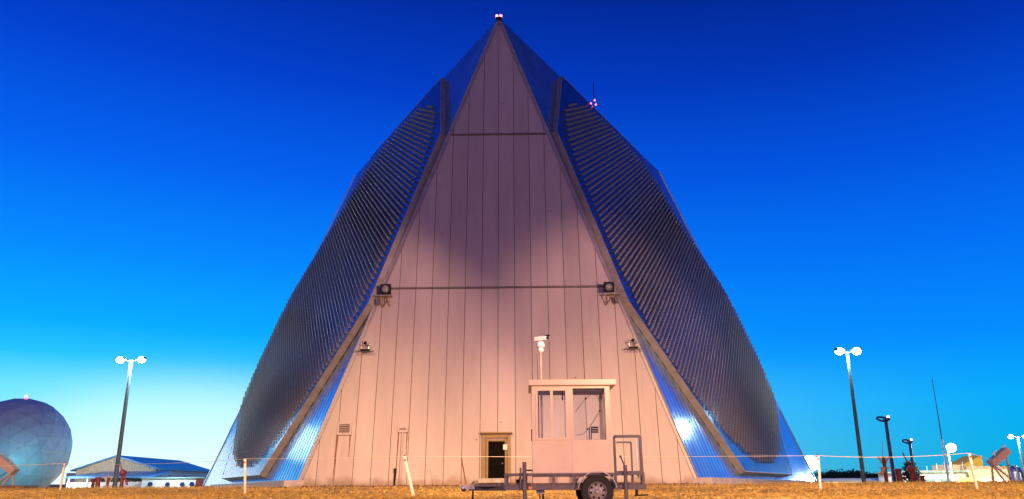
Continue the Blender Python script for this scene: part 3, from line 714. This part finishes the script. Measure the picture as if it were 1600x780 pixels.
# wooden block with a thin rod standing in it
b = W(729, 757, -8.5); zg = gz(b.x, b.y)
t = thing('stake_block', 'dark rod standing tilted in a wooden block left of the trailer', 'rod stand', (b.x, b.y, zg))
MB().box(b.x-.38, b.x+.38, b.y-.15, b.y+.15, zg-.02, zg+.16).build('block', M['wood'], t, bevel=.02)
MB().tube([(b.x-.02, b.y, zg+.1), tuple(W(721, 716, -8.5))], .035, 8).build('rod', M['rust'], t)

# ------------------------------------------------------------------ street lamps
def street_lamp(bpx, tpy, Y, label, heads, r0, r1, arm, hs, mt_pole='polegrey', power=0):
    b = W(bpx[0], bpx[1], Y); zg = gz(b.x, Y); zt_ = None
    lo_, hi_ = 0., 30.           # height of the pole top: vertical line through b seen at row tpy
    for _ in range(50):
        m_ = (lo_+hi_)/2; v = Vector((b.x, Y, m_))-CAM; py = 390-F*v.dot(CU)/v.dot(CF)
        if py > tpy: lo_ = m_
        else: hi_ = m_
    z1 = lo_
    t = thing('street_lamp', label, 'street lamp', (b.x, Y, zg), 'lit street lamps')
    MB().tube([(b.x, Y, zg-.1), (b.x, Y, zg+.5), (b.x, Y, z1)], [r0*1.1, r0, r1], 10).build('pole', M[mt_pole], t, smooth=True)
    MB().tube([(b.x, Y, zg), (b.x, Y, zg+.12)], r0*1.6, 10).build('base_plate', M['conc'], t)
    for hd in heads:
        d = Vector((hd[0], hd[1], 0)); e = Vector((b.x, Y, z1))+d*arm
        MB().tube([(b.x, Y, z1-.15), e+Vector((0, 0, .02))], .05*hs, 8).build('arm', M[mt_pole], t)
        dn = d.normalized(); pr = Vector((-dn.y, dn.x, 0))
        c = e+dn*.3*hs
        h_ = MB(); h_.prism([c+dn*(-.42*hs)+pr*(.14*hs), c+dn*(.4*hs)+pr*(.2*hs), c+dn*(.46*hs), c+dn*(.4*hs)-pr*(.2*hs), c+dn*(-.42*hs)-pr*(.14*hs)], (0, 0, .2*hs)); h_ = h_.build('lamp_head', M[mt_pole], t, bevel=.03)
        one = len(heads) == 1
        MB().ball(c+dn*(.42 if one else .05)*hs+Vector((0, 0, -.02)), (.40 if one else .36)*hs, 14, 8, (1, 1, .95 if one else .8)).build('lamp_bowl', M['lampwhite'], h_, smooth=True)
        if power:
            L_ = bpy.data.lights.new('street_lamp_light', 'POINT'); L_.energy = power; L_.color = (.75, .97, 1.); L_.shadow_soft_size = .3
            lo = bpy.data.objects.new('street_lamp_light', L_); COL.objects.link(lo); lo.location = c+Vector((0, 0, -.55*hs)); lo.parent = t; lo.location -= t.location
    return t
street_lamp((179, 762), 562, 12., 'tall grey street lamp with two lit heads in front of the hangar', ((-1, -.1), (1, -.1)), .17, .12, .55, .85, power=1800)
street_lamp((1350, 754), 549, 14., 'tall grey street lamp with two lit heads right of the pyramid', ((-1, -.3), (1, -.3)), .17, .11, .35, 1.0, power=800)
street_lamp((1602, 746), 682, 75., 'distant twin street lamp cut off at the right picture edge', ((-1, -.1), (1, -.1)), .25, .14, .75, 1.1, power=1800)
street_lamp((1489, 752), 700, 60., 'short white lamp post with one round lit head beside the tall white mast', ((-.1, -1),), .12, .09, .1, 1.5, 'polewhite', power=900)
street_lamp((1271, 756), 724, 30., 'low glaring lamp directly behind the white rope post', ((-.4, -1),), (.08), .07, .1, 1.9, power=900)

# ------------------------------------------------------------------ left background: dome, hangar, pipes
Yd = 62.
dc = W(25, 701, Yd); dr = (W(103, 701, Yd)-dc).length*.985
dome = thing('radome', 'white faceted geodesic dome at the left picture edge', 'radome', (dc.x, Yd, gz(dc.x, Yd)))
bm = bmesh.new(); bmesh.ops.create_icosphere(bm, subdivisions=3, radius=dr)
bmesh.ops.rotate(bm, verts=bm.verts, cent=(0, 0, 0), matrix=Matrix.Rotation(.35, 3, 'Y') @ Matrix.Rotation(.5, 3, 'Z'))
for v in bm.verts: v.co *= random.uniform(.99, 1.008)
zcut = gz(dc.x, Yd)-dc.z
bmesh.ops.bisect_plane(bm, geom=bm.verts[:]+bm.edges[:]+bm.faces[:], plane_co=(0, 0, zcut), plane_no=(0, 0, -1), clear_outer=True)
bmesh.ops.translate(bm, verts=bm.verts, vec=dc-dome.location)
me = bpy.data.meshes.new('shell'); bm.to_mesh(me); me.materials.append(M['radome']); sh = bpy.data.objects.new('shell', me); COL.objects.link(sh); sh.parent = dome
mb = MB()
for e in bm.edges:
    a, b = e.verts[0].co+dome.location, e.verts[1].co+dome.location; mb.tube([a, b], .022, 4, False)
bm.free(); mb.build('panel_seams', M['radseam'], dome)
tz = dc.z+dr
mb = MB(); mb.tube([(dc.x+.2, Yd, tz-.1), (dc.x+.2, Yd, tz+.28)], .2, 10); bl_ = mb.build('beacon', M['lampred'], dome); MB().ball((dc.x+.2, Yd, tz+.3), .16, 10, 8).build('beacon_bulb', M['lamppink'], bl_, smooth=True)

Yh = 78.
A1, A2, A3 = W(119, 735, Yh), W(183, 714, Yh), W(245, 733, Yh); base_z = -1.3
ax = (W(281, 722, 110.)-A2); ax.z = 0
hg = thing('hangar', 'low gabled metal hangar with tan gable, blue roof and dark front canopy', 'hangar', (A2.x, Yh, base_z))
lo3 = lambda p: Vector((p.x, p.y, base_z))
MB().prism([lo3(A1), lo3(A3), A3, A2, A1], ax*.002).build('gable_wall', M['hangarwall'], hg)
mb = MB()
n_ = 34
for k in range(n_):
    x = A1.x+(A3.x-A1.x)*(k+.5)/n_; tt = (x-A1.x)/(A2.x-A1.x) if x < A2.x else (A3.x-x)/(A3.x-A2.x); zz = A1.z+(A2.z-A1.z)*tt if x < A2.x else A3.z+(A2.z-A3.z)*tt
    mb.box(x-.07, x+.07, Yh-.08, Yh-.005, base_z, zz-.1)
mb.build('wall_ribs', M['hangarwall'], hg)
MB().prism([lo3(A3), lo3(A3+ax), A3+ax, A3], (-.15, 0, 0)).build('side_wall', M['hangarwhite'], hg)
up_ = Vector((0, 0, .22)); ov = ax.normalized()*-.6
mb = MB()
for P_, s_ in ((A1, -1), (A3, 1)):
    e = P_+(P_-A2).normalized()*.7
    mb.prism([A2+up_*.2+ov, e+up_*.2+ov, e+up_*.2+ax, A2+up_*.2+ax], up_)
mb.build('roof', M['blueroof'], hg)
c0, c1 = W(103, 745, Yh-6), W(232, 744, Yh-6); zc = W(160, 740, Yh).z
mb = MB(); mb.prism([Vector((c0.x, Yh-6, c0.z)), Vector((c1.x, Yh-6, c0.z)), Vector((c1.x+1, Yh-.2, zc+.3)), Vector((c0.x+2.5, Yh-.2, zc+.3))], (0, 0, -.25)); mb.build('canopy', M['blueroof'], hg)
MB().box(c0.x+.2, c1.x-.5, Yh-5.9, Yh-5.7, base_z, c0.z-.8).build('canopy_wall', M['hangarwhite'], hg)
for k in range(5):
    x = c0.x+.5+(c1.x-c0.x-1.3)*k/4; MB().box(x-.1, x+.1, Yh-6.0, Yh-5.85, base_z, c0.z-.28).build('canopy_post', M['polewhite'], hg)
for k in range(3):
    p = A3+ax*(.2+.28*k); MB().box(p.x+.02, p.x+.08, p.y-.8, p.y+.8, base_z+1.2, base_z+2.8).build('window', M['blueroof'], hg)
b0, b1 = W(222, 748, 70.), W(318, 750, 70.)
an = thing('low_annex', 'low pale flat building with dark round openings below the hangar roof', 'building', ((b0.x+b1.x)/2, 71, base_z))
MB().box(b0.x, b1.x, 70, 74, base_z, b0.z).build('wall', M['hangarwhite'], an)
MB().box(b0.x-.2, b1.x+.2, 69.85, 74.2, b0.z, b0.z+.18).build('roof', M['teal'], an)
for px in (235, 262, 285, 300): 
    c = W(px, 757, 70.); MB().lathe((c.x, 69.95, c.z), (0, -1, 0), [(.35, 0), (.35, .08)], 12).build('opening', M['navy'], an)
c = W(311, 757, 70.); MB().box(c.x-.5, c.x+.5, 69.93, 69.99, base_z, c.z+.9).build('red_door', M['red'], an)
b0 = W(108, 735, 95.); 
o = MB().box(W(104, 740, 95).x, W(124, 740, 95).x, 95, 100, -1.3, W(110, 739, 95).z).build('distant_shed', M['hangarwhite']); tag(o, 'small pale shed left of the hangar, half behind its canopy', 'shed'); recentre(o, (W(114, 740, 95).x, 97, -1.3))

def red_pipe(px, py0, py1, Y, r, label, kind):
    b = W(px, py1, Y); tpz = W(px, py0, Y).z; zg = gz(b.x, Y)
    t = thing('red_standpipe', label, 'standpipe', (b.x, Y, zg), 'red standpipes')
    MB().tube([(b.x, Y, zg-.05), (b.x, Y, tpz)], r, 10).build('pipe', M['red'], t, smooth=True)
    MB().tube([(b.x, Y, zg), (b.x, Y, zg+.1)], r*1.8, 10).build('flange', M['red'], t)
    if kind == 0: MB().tube([(b.x, Y, tpz-.02), (b.x, Y, tpz+.08)], r*1.35, 10).build('cap', M['red'], t)
    if kind == 1:
        mb = MB(); mb.tube([(b.x, Y, tpz-.1), (b.x-.5, Y-.1, tpz+1.1)], .05, 8); mb.ball((b.x, Y, tpz-.1), r*1.9, 10, 8); mb.tube([(b.x, Y, tpz-.15), (b.x+.5, Y, tpz-1.1)], .09, 8); mb.build('monitor_nozzle', M['red'], t)
    if kind == 2:
        mb = MB(); mb.bar((b.x-.42, Y, tpz), (b.x+.42, Y, tpz), .14); mb.tube([(b.x-.38, Y, tpz), (b.x, Y, tpz-.6)], .06, 6); mb.tube([(b.x+.38, Y, tpz), (b.x, Y, tpz-.6)], .06, 6); mb.tube([(b.x, Y, tpz-.7), (b.x-.4, Y-.1, tpz-1.2)], .14, 8); mb.tube([(b.x-.05, Y, tpz), (b.x+.1, Y, tpz+1.2)], .03, 6); mb.bar((b.x-.35, Y, tpz-.75), (b.x+.35, Y, tpz-.75), .12); mb.build('valve_head', M['tan'], t)
    return t
red_pipe(144, 750, 765, 20., .13, 'short red standpipe farthest left by the street lamp', 0)
red_pipe(151.5, 747, 765, 20., .2, 'thick short red standpipe left of the street lamp', 0)
red_pipe(167, 746, 765, 22., .11, 'dark red standpipe with crossbar right beside the street lamp', 2)
red_pipe(189, 737, 765, 20., .15, 'red standpipe with tilted nozzle right of the left street lamp', 1)
red_pipe(1386, 715, 757, 12., .14, 'tall red standpipe with forked tan valve head below the navy pole', 2)
red_pipe(1406.5, 734, 757, 12., .22, 'thick red standpipe between the two navy poles', 0)
red_pipe(1427, 731, 757, 12., .16, 'red standpipe with tilted nozzle in front of the dark tree', 1)
red_pipe(1442.5, 745, 757, 14., .16, 'shortest red standpipe by the white building', 0)

# tilted tan equipment on struts, one at each end
def tracker(px, py, Y, k, label, mirror=1):
    c = W(px, py, Y); zg = gz(c.x, Y)
    t = thing('tilted_antenna_frame', label, 'antenna frame', (c.x, Y, zg), 'tilted tan equipment frames')
    q = lambda dx, dz, dy=0: Vector((c.x+dx*k*mirror, Y+dy, c.z+dz*k))
    MB().bar(q(-1.0, -.55), q(.75, .75), .9*k, .62*k, up=(0, 0, 1)).build('box_beam', M['tan'], t, bevel=.04)
    mb = MB(); mb.bar(q(-.7, .35), q(-.2, .75), .08*k); mb.bar(q(.2, .95), q(.7, 1.2), .08*k); mb.bar(q(-.45, .1), q(-.45, .6), .06*k); mb.build('arms', M['chrome'], t)
    for (a, b) in (((-.9, -.5), (-1.1, 0)), ((-.9, -.5), (1.6, 0)), ((.6, .5), (.6, 0)), ((-.9, -.5), (.4, 0))):
        bb = q(b[0], 0); bb.z = zg
        MB().bar(q(*a), bb, .13*k).build('strut', M['tan'], t)
    MB().tube([q(-.5, -.4, -.1), q(.1, -.9, -.15), q(.7, -.6, -.1), q(1.2, -1.2, -.1)], .035*k, 6).build('cable', M['black'], t)
    return t
tracker(1563, 716, 28., 1.0, 'tilted tan equipment box on struts in front of the white building')
t = tracker(8, 728, 16., .9, 'tilted tan equipment frame at the left edge in front of the dome', -1)
o = MB().box(W(-40, 765, 15).x, W(36, 765, 15).x, 15, 17, -.8, W(10, 759, 15).z).build('low_block_wall', M['brick']); tag(o, 'low brown block wall under the left equipment frame', 'wall'); recentre(o, (W(0, 765, 15).x, 16, -.8))

# ------------------------------------------------------------------ right background
Yp = 24.
def navy_pole(px0, px1, py0, py1, Y, r, label):
    b = W(px1, py1, Y); zt_ = W(px0, py0, Y).z; zg = gz(b.x, Y)
    t = thing('ring_head_pole', label, 'pole', (b.x, Y, zg), 'navy poles with ring heads')
    MB().tube([(b.x, Y, zg-.1), (b.x, Y, zt_)], [r, r*.72], 12).build('pole', M['navy'], t, smooth=True)
    mb = MB(); n = 20; ring = []; cx = b.x-r*1.4
    R1, R2 = r*2.3, r*1.6
    pr = [Vector((cx+R1*math.cos(6.2832*k/n), Y+R1*math.sin(6.2832*k/n)*.9, zt_+R1*math.sin(6.2832*k/n)*.45)) for k in range(n+1)]
    mb.tube(pr, r*.45, 8, False); mb.box(b.x-r*.9, b.x+r*1.6, Y-r, Y+r, zt_-r*.6, zt_+r*.6); mb.build('ring_head', M['navy'], t, smooth=True)
    MB().ball((b.x+r*1.2, Y-r*.3, zt_+r*1.0), r*.6, 10, 8).build('lamp', M['lamppink'], t, smooth=True)
navy_pole(1382, 1397, 655, 751, Yp, .2, 'taller navy pole with ring head and small pink lamp')
navy_pole(1419, 1430, 690, 752, 40., .19, 'shorter navy pole with ring head and small pink lamp')
Y = 45.; b = W(1482, 752, Y); zg = gz(b.x, Y)
lo_, hi_ = 0., 40.
for _ in range(50):
    m_ = (lo_+hi_)/2; v = Vector((b.x, Y, m_))-CAM
    if 390-F*v.dot(CU)/v.dot(CF) > 592: lo_ = m_
    else: hi_ = m_
t = thing('whip_mast', 'very tall thin white mast tapering to a needle', 'mast', (b.x, Y, zg))
MB().tube([(b.x, Y, zg-.1), (b.x, Y, zg+(lo_-zg)*.45)], [.13, .09], 10).build('lower_tube', M['polewhite'], t, smooth=True)
MB().tube([(b.x, Y, zg+(lo_-zg)*.45), (b.x, Y, lo_)], [.07, .035], 8).build('upper_tube', M['polegrey'], t, smooth=True)

def blk(mb, px0, py0, px1, py1, Y, dep, zb_=None):
    a, b = W(px0, py0, Y), W(px1, py1, Y); mb.box(a.x, b.x, Y, Y+dep, zb_ if zb_ is not None else b.z, a.z); return mb
Yb = 70.; GZ = -1.15
ob = thing('office_block', 'low white flat roofed building with lit windows behind the right ropes', 'building', (W(1510, 750, Yb).x, Yb+5, GZ))
blk(MB(), 1437, 737, 1512, 756, Yb, 14, GZ).build('wall', M['hangarwhite'], ob)
blk(MB(), 1512.2, 734, 1584, 756, Yb+.4, 13, GZ).build('cream_wall', M['cream'], ob)
blk(MB(), 1434, 736, 1512, 738.3, Yb-.5, 15).build('roof_edge', M['teal'], ob)
blk(MB(), 1446, 748, 1462, 757, Yb-.12, .1, GZ).build('window', M['teal'], ob)
blk(MB(), 1470, 748, 1487, 757, Yb-.12, .1, GZ).build('window', M['teal'], ob)
blk(MB(), 1500, 747, 1522, 756, Yb-.12, .1, GZ).build('lit_window', M['lampwarm'], ob)
for k in range(5): blk(MB(), 1526+k*11, 748.5, 1534+k*11, 751.5, Yb+.25, .1).build('lit_window', M['lampwhite'] if k in (1, 3) else M['hangarwhite'], ob)
blk(MB(), 1487, 726, 1503, 736, Yb+4, 6).build('roof_plant', M['sand'], ob)
blk(MB(), 1453, 735, 1474, 737, Yb+2, 4, W(1453, 737, Yb).z).build('roof_plant', M['sand'], ob)
blk(MB(), 1512.5, 728.5, 1578, 734, Yb+3, 8, W(1512, 735, Yb+.4).z).build('parapet', M['sand'], ob)
a, b_, c_, d_ = W(1503, 729, Yb+5), W(1537, 729, Yb+5), W(1533, 711.5, Yb+5), W(1503, 727, Yb+5)
MB().prism([a, b_, c_, d_], (0, 5, 0)).build('wedge_tower', M['yellow'], ob)
for px, py in ((1448, 728), (1463, 724), (1475, 722), (1503, 722)):
    p = W(px, py, Yb+3); MB().tube([(p.x, Yb+3, W(px, 739, Yb).z), (p.x, Yb+3, p.z)], .05, 6).build('roof_aerial', M['polewhite'], ob)
bk = W(1589, 738, Yb-3)
t = thing('storage_tank', 'small dark rounded tank at the right end of the white building', 'tank', (bk.x, Yb-3, GZ))
mb = MB(); rr = .9; mb.lathe((bk.x-.2, Yb-3, GZ), (0, 0, 1), [(rr, 0), (rr, bk.z-GZ), (rr*.75, bk.z-GZ+.6), (rr*.2, bk.z-GZ+.9)], 16); mb.build('shell', M['navy'], t, smooth=True); MB().tube([(bk.x-.2, Yb-4, bk.z), (bk.x-.2, Yb-4.1, bk.z-1.2)], .1, 8).build('pipe', M['chrome'], t)
Ys = 85.
sh_ = thing('long_low_shed', 'long low white roofed shed behind the right street lamp', 'shed', (W(1370, 752, Ys).x, Ys+4, GZ))
blk(MB(), 1286, 752, 1441, 757, Ys, 8, GZ).build('wall', M['cream'], sh_)
a, b_ = W(1284, 752, Ys-.4), W(1442, 752, Ys-.4); rz_ = W(1360, 747.2, Ys+4).z
MB().prism([Vector((a.x, Ys-.4, a.z)), Vector((a.x, Ys+4, rz_)), Vector((a.x, Ys+8.4, a.z))], (b_.x-a.x, 0, 0)).build('roof', M['hangarwhite'], sh_)

# trees
def tree(px, Y, h, r, label, kind):
    b = W(px, 752, Y); zg = gz(b.x, Y); t = thing('tree', label, 'tree', (b.x, Y, zg), 'dark trees on the right horizon')
    MB().tube([(b.x, Y, zg-.1), (b.x+.1, Y, zg+h*.5), (b.x, Y, zg+h*.95)], [.16*h/5, .1*h/5, .03], 7).build('trunk', M['bark'], t)
    mb = MB()
    if kind == 'conifer':
        for k in range(11):
            zz = zg+h*(.25+.7*k/11); L0 = r*(1.05-.75*k/11)
            for j in range(6):
                a = j*1.05+k*.6+random.uniform(-.2, .2); dd = Vector((math.cos(a), math.sin(a), random.uniform(-.25, .1))); l = L0*random.uniform(.7, 1.1)
                p0 = Vector((b.x, Y, zz)); p1 = p0+dd*l
                for m_ in range(12):
                    p = p0+(p1-p0)*random.uniform(.2, 1)+Vector((random.gauss(0, .12), random.gauss(0, .12), random.gauss(0, .1))); u = Vector((random.gauss(0, 1), random.gauss(0, 1), random.gauss(0, .5))).normalized()*.2; v = u.orthogonal().normalized()*.09
                    mb.add([p-u-v, p+u-v, p+u+v, p-u+v], [(0, 1, 2, 3)])
    else:
        for k in range(14):
            cc = Vector((b.x+random.gauss(0, r*.45), Y+random.gauss(0, r*.4), zg+h*random.uniform(.45, .95)))
            for m_ in range(60):
                p = cc+Vector((random.gauss(0, .33*r), random.gauss(0, .33*r), random.gauss(0, .16*h))); u = Vector((random.gauss(0, 1), random.gauss(0, 1), random.gauss(0, 1))).normalized()*.22*r/2; v = u.orthogonal().normalized()*.16*r/2
                mb.add([p-u-v, p+u-v, p+u+v, p-u+v], [(0, 1, 2, 3)])
    mb.build('crown', M['leaf'], t)
tree(1426, 52, 3.6, 1.5, 'dark conifer with whorled branches behind the shorter navy pole', 'conifer')
for px, h, lb in ((1297, 4.6, 'low dark bush tree nearest the glaring lamp on the horizon'), (1306, 5.2, 'rounded dark tree left of the right street lamp, second from the lamp'), (1331, 5.6, 'broad dark tree just left of the right street lamp pole'), (1342, 4.8, 'low dark tree touching the right street lamp pole'),
                  (1362, 4.4, 'small dark tree just right of the right street lamp pole'), (1376, 4.2, 'small dark tree left of the tall red standpipe'), (1410, 4.2, 'small dark tree right of the thick red standpipe')):
    tree(px, 150, h*.5, 2.2, lb, 'round')

# ------------------------------------------------------------------ lights
def spot(name, loc, aim, energy, angle, blend, col, size=.6):
    L_ = bpy.data.lights.new(name, 'SPOT'); L_.energy = energy; L_.spot_size = R(angle); L_.spot_blend = blend; L_.color = col; L_.shadow_soft_size = size
    o = bpy.data.objects.new(name, L_); COL.objects.link(o); o.location = loc
    o.rotation_euler = (Vector(aim)-Vector(loc)).to_track_quat('-Z', 'Y').to_euler(); return o
WARM = (1., .52, .36)
spot('flood_and_fill_spot', (27, -52, 7), (10., -3, 6.0), 86000, 25.5, .6, WARM, .6)
spot('flood_and_fill_spot', (21, -56, 7), (-10.2, -3, 5.6), 98000, 22.5, .6, WARM, .6)
spot('flood_and_fill_spot', (20, -60, 9), (-3, -5, -.5), 32000, 19, .9, WARM, .4)
spot('flood_and_fill_spot', (16, -64, 9), (4, -6, -.5), 24000, 19, .9, WARM, .4)
spot('flood_and_fill_spot', (-11, -58, 4.6), (3.0, -31.0, 1.1), 17000, 16, .8, WARM, .3)  # unseen fill added from the left to brighten the booth
spot('flood_and_fill_spot', (15, -58, 4.6), (3.2, -31.0, 1.1), 23000, 16, .8, WARM, .3)
spot('flood_and_fill_spot', (58, -10, 14), (44, 28, 1), 30000, 30, .8, WARM, .4)  # unseen warm fill added for the right equipment frame
spot('flood_and_fill_spot', (-50, -14, 12), (-38, 16, 1), 22000, 26, .8, WARM, .4)  # unseen warm fill added for the left equipment frame
for x_ in (-34, -11, 12, 35): spot('ground_fill_spot', (x_, -44, 26), (x_*.95, -17, -.3), 74000, 50, .8, (1., .57, .16), .5)  # unseen overhead spots added to brighten the foreground ground
def point(name, loc, energy, col, size=.4):
    L_ = bpy.data.lights.new(name, 'POINT'); L_.energy = energy; L_.color = col; L_.shadow_soft_size = size
    o = bpy.data.objects.new(name, L_); COL.objects.link(o); o.location = loc; return o
COOL = (.72, .96, 1.)
point('street_lamp_light', (-42, 36, 12), 450, COOL, 2.2)      # street lamps just outside the frame on both sides
point('street_lamp_light', (44, 36, 12), 60, (.2, .8, 1.), 2.8)
point('hangar_yard_light', (A2.x+13, Yh-10, 4.), 2600, COOL)
point('hangar_yard_light', (A2.x-3, Yh-8.5, 2.6), 1500, (1., .95, .85))
point('dome_yard_light', (dc.x+7, Yd-10, 1.0), 1100, (.12, .8, 1.))
point('shed_fill_light', (W(1370, 745, 78).x, 76, 3.5), 3000, (1., .95, .8))  # unseen fill added near the long shed to brighten it
point('office_fill_light', (W(1460, 740, 58).x, 54, 6), 9000, (.9, .97, 1.))  # unseen fill added to brighten the white part of the office
point('office_fill_light', (W(1560, 740, 60).x, 58, 5), 12000, (1., .80, .42))  # unseen warmer fill added for the cream part of the office

# ------------------------------------------------------------------ sky
wd = bpy.data.worlds.new('World'); S.world = wd; wd.use_nodes = True
nt = wd.node_tree; N = nt.nodes; L = nt.links; N.clear()
out = N.new('ShaderNodeOutputWorld')
tc = N.new('ShaderNodeTexCoord'); sp = N.new('ShaderNodeSeparateXYZ'); L.new(tc.outputs['Generated'], sp.inputs['Vector'])
el = N.new('ShaderNodeMath'); el.operation = 'ARCSINE'; L.new(sp.outputs['Z'], el.inputs[0])
az = N.new('ShaderNodeMath'); az.operation = 'ARCTAN2'; L.new(sp.outputs['X'], az.inputs[0]); L.new(sp.outputs['Y'], az.inputs[1])
def ramp(stops):
    r = N.new('ShaderNodeValToRGB'); e = r.color_ramp.elements
    while len(e) < len(stops): e.new(.5)
    for k, (p, c) in enumerate(stops): e[k].position = p; e[k].color = (*srgb(*c), 1)
    e_ = N.new('ShaderNodeMapRange'); e_.inputs['From Max'].default_value = R(60); L.new(el.outputs[0], e_.inputs['Value']); L.new(e_.outputs[0], r.inputs['Fac'])
    return r
d = 1/60
left = ramp([(0, (185, 248, 255)), (3*d, (150, 245, 255)), (6*d, (105, 228, 255)), (8*d, (35, 198, 255)), (10*d, (0, 174, 255)), (15*d, (0, 138, 255)), (21*d, (0, 100, 242)), (28*d, (0, 66, 208)), (34*d, (0, 48, 172)), (46*d, (0, 30, 120))])
right = ramp([(0, (0, 168, 212)), (2*d, (0, 176, 234)), (5*d, (0, 172, 252)), (9*d, (0, 140, 255)), (15*d, (0, 112, 245)), (21*d, (0, 82, 222)), (28*d, (0, 52, 178)), (34*d, (0, 36, 140)), (46*d, (0, 22, 95))])
rear = ramp([(0, (190, 152, 178)), (10*d, (182, 148, 192)), (24*d, (130, 114, 190)), (40*d, (40, 56, 150)), (55*d, (10, 32, 115))])
def mrange(src, a, b, smooth=True):
    m_ = N.new('ShaderNodeMapRange'); m_.interpolation_type = 'SMOOTHSTEP' if smooth else 'LINEAR'; m_.inputs['From Min'].default_value = a; m_.inputs['From Max'].default_value = b; L.new(src, m_.inputs['Value']); return m_.outputs[0]
def mix(f_, a, b):
    m_ = N.new('ShaderNodeMixRGB'); L.new(f_, m_.inputs['Fac']); L.new(a, m_.inputs['Color1']); L.new(b, m_.inputs['Color2']); return m_.outputs[0]
lr = mix(mrange(az.outputs[0], R(-32), R(34)), left.outputs[0], right.outputs[0])
ca = N.new('ShaderNodeMath'); ca.operation = 'COSINE'; L.new(az.outputs[0], ca.inputs[0])
allc = mix(mrange(ca.outputs[0], .35, -.45), lr, rear.outputs[0])
# afterglow low in the west
da = N.new('ShaderNodeMath'); da.operation = 'ADD'; da.inputs[1].default_value = R(22); L.new(az.outputs[0], da.inputs[0])
dq = N.new('ShaderNodeMath'); dq.operation = 'MULTIPLY'; L.new(da.outputs[0], dq.inputs[0]); dq.inputs[1].default_value = 1/R(13)
eq = N.new('ShaderNodeMath'); eq.operation = 'MULTIPLY'; L.new(el.outputs[0], eq.inputs[0]); eq.inputs[1].default_value = 1/R(6.6)
d2 = N.new('ShaderNodeMath'); d2.operation = 'MULTIPLY'; L.new(dq.outputs[0], d2.inputs[0]); L.new(dq.outputs[0], d2.inputs[1])
e2 = N.new('ShaderNodeMath'); e2.operation = 'MULTIPLY_ADD'; L.new(eq.outputs[0], e2.inputs[0]); L.new(eq.outputs[0], e2.inputs[1]); L.new(d2.outputs[0], e2.inputs[2])
e4 = N.new('ShaderNodeMath'); e4.operation = 'POWER'; e4.inputs[1].default_value = 2.6; L.new(e2.outputs[0], e4.inputs[0])
gl = N.new('ShaderNodeMath'); gl.operation = 'MULTIPLY'; gl.inputs[1].default_value = -1.; L.new(e4.outputs[0], gl.inputs[0])
ge = N.new('ShaderNodeMath'); ge.operation = 'EXPONENT'; L.new(gl.outputs[0], ge.inputs[0])
gs = N.new('ShaderNodeVectorMath'); gs.operation = 'SCALE'; gs.inputs[0].default_value = (.42, .22, .07); L.new(ge.outputs[0], gs.inputs['Scale'])
ad = N.new('ShaderNodeVectorMath'); ad.operation = 'ADD'; L.new(allc, ad.inputs[0]); L.new(gs.outputs[0], ad.inputs[1])
b1 = N.new('ShaderNodeBackground'); b1.inputs['Strength'].default_value = 1.; L.new(ad.outputs[0], b1.inputs['Color'])
sky = N.new('ShaderNodeTexSky'); sky.sky_type = 'NISHITA'; sky.sun_disc = False; sky.sun_elevation = R(-3); sky.sun_rotation = R(-35); sky.altitude = 50
b2 = N.new('ShaderNodeBackground'); b2.inputs['Strength'].default_value = .012; L.new(sky.outputs[0], b2.inputs['Color'])
ash = N.new('ShaderNodeAddShader'); L.new(b1.outputs[0], ash.inputs[0]); L.new(b2.outputs[0], ash.inputs[1]); L.new(ash.outputs[0], out.inputs['Surface'])
# the last sun glow: a very dim, wide sun from the west
sl = bpy.data.lights.new('sun', 'SUN'); sl.energy = .06; sl.angle = R(10); sl.color = (1, .8, .75); so = bpy.data.objects.new('sun', sl); COL.objects.link(so)
so.rotation_euler = Vector((math.sin(R(35)), -math.cos(R(35)), -.06)).to_track_quat('-Z', 'Y').to_euler()
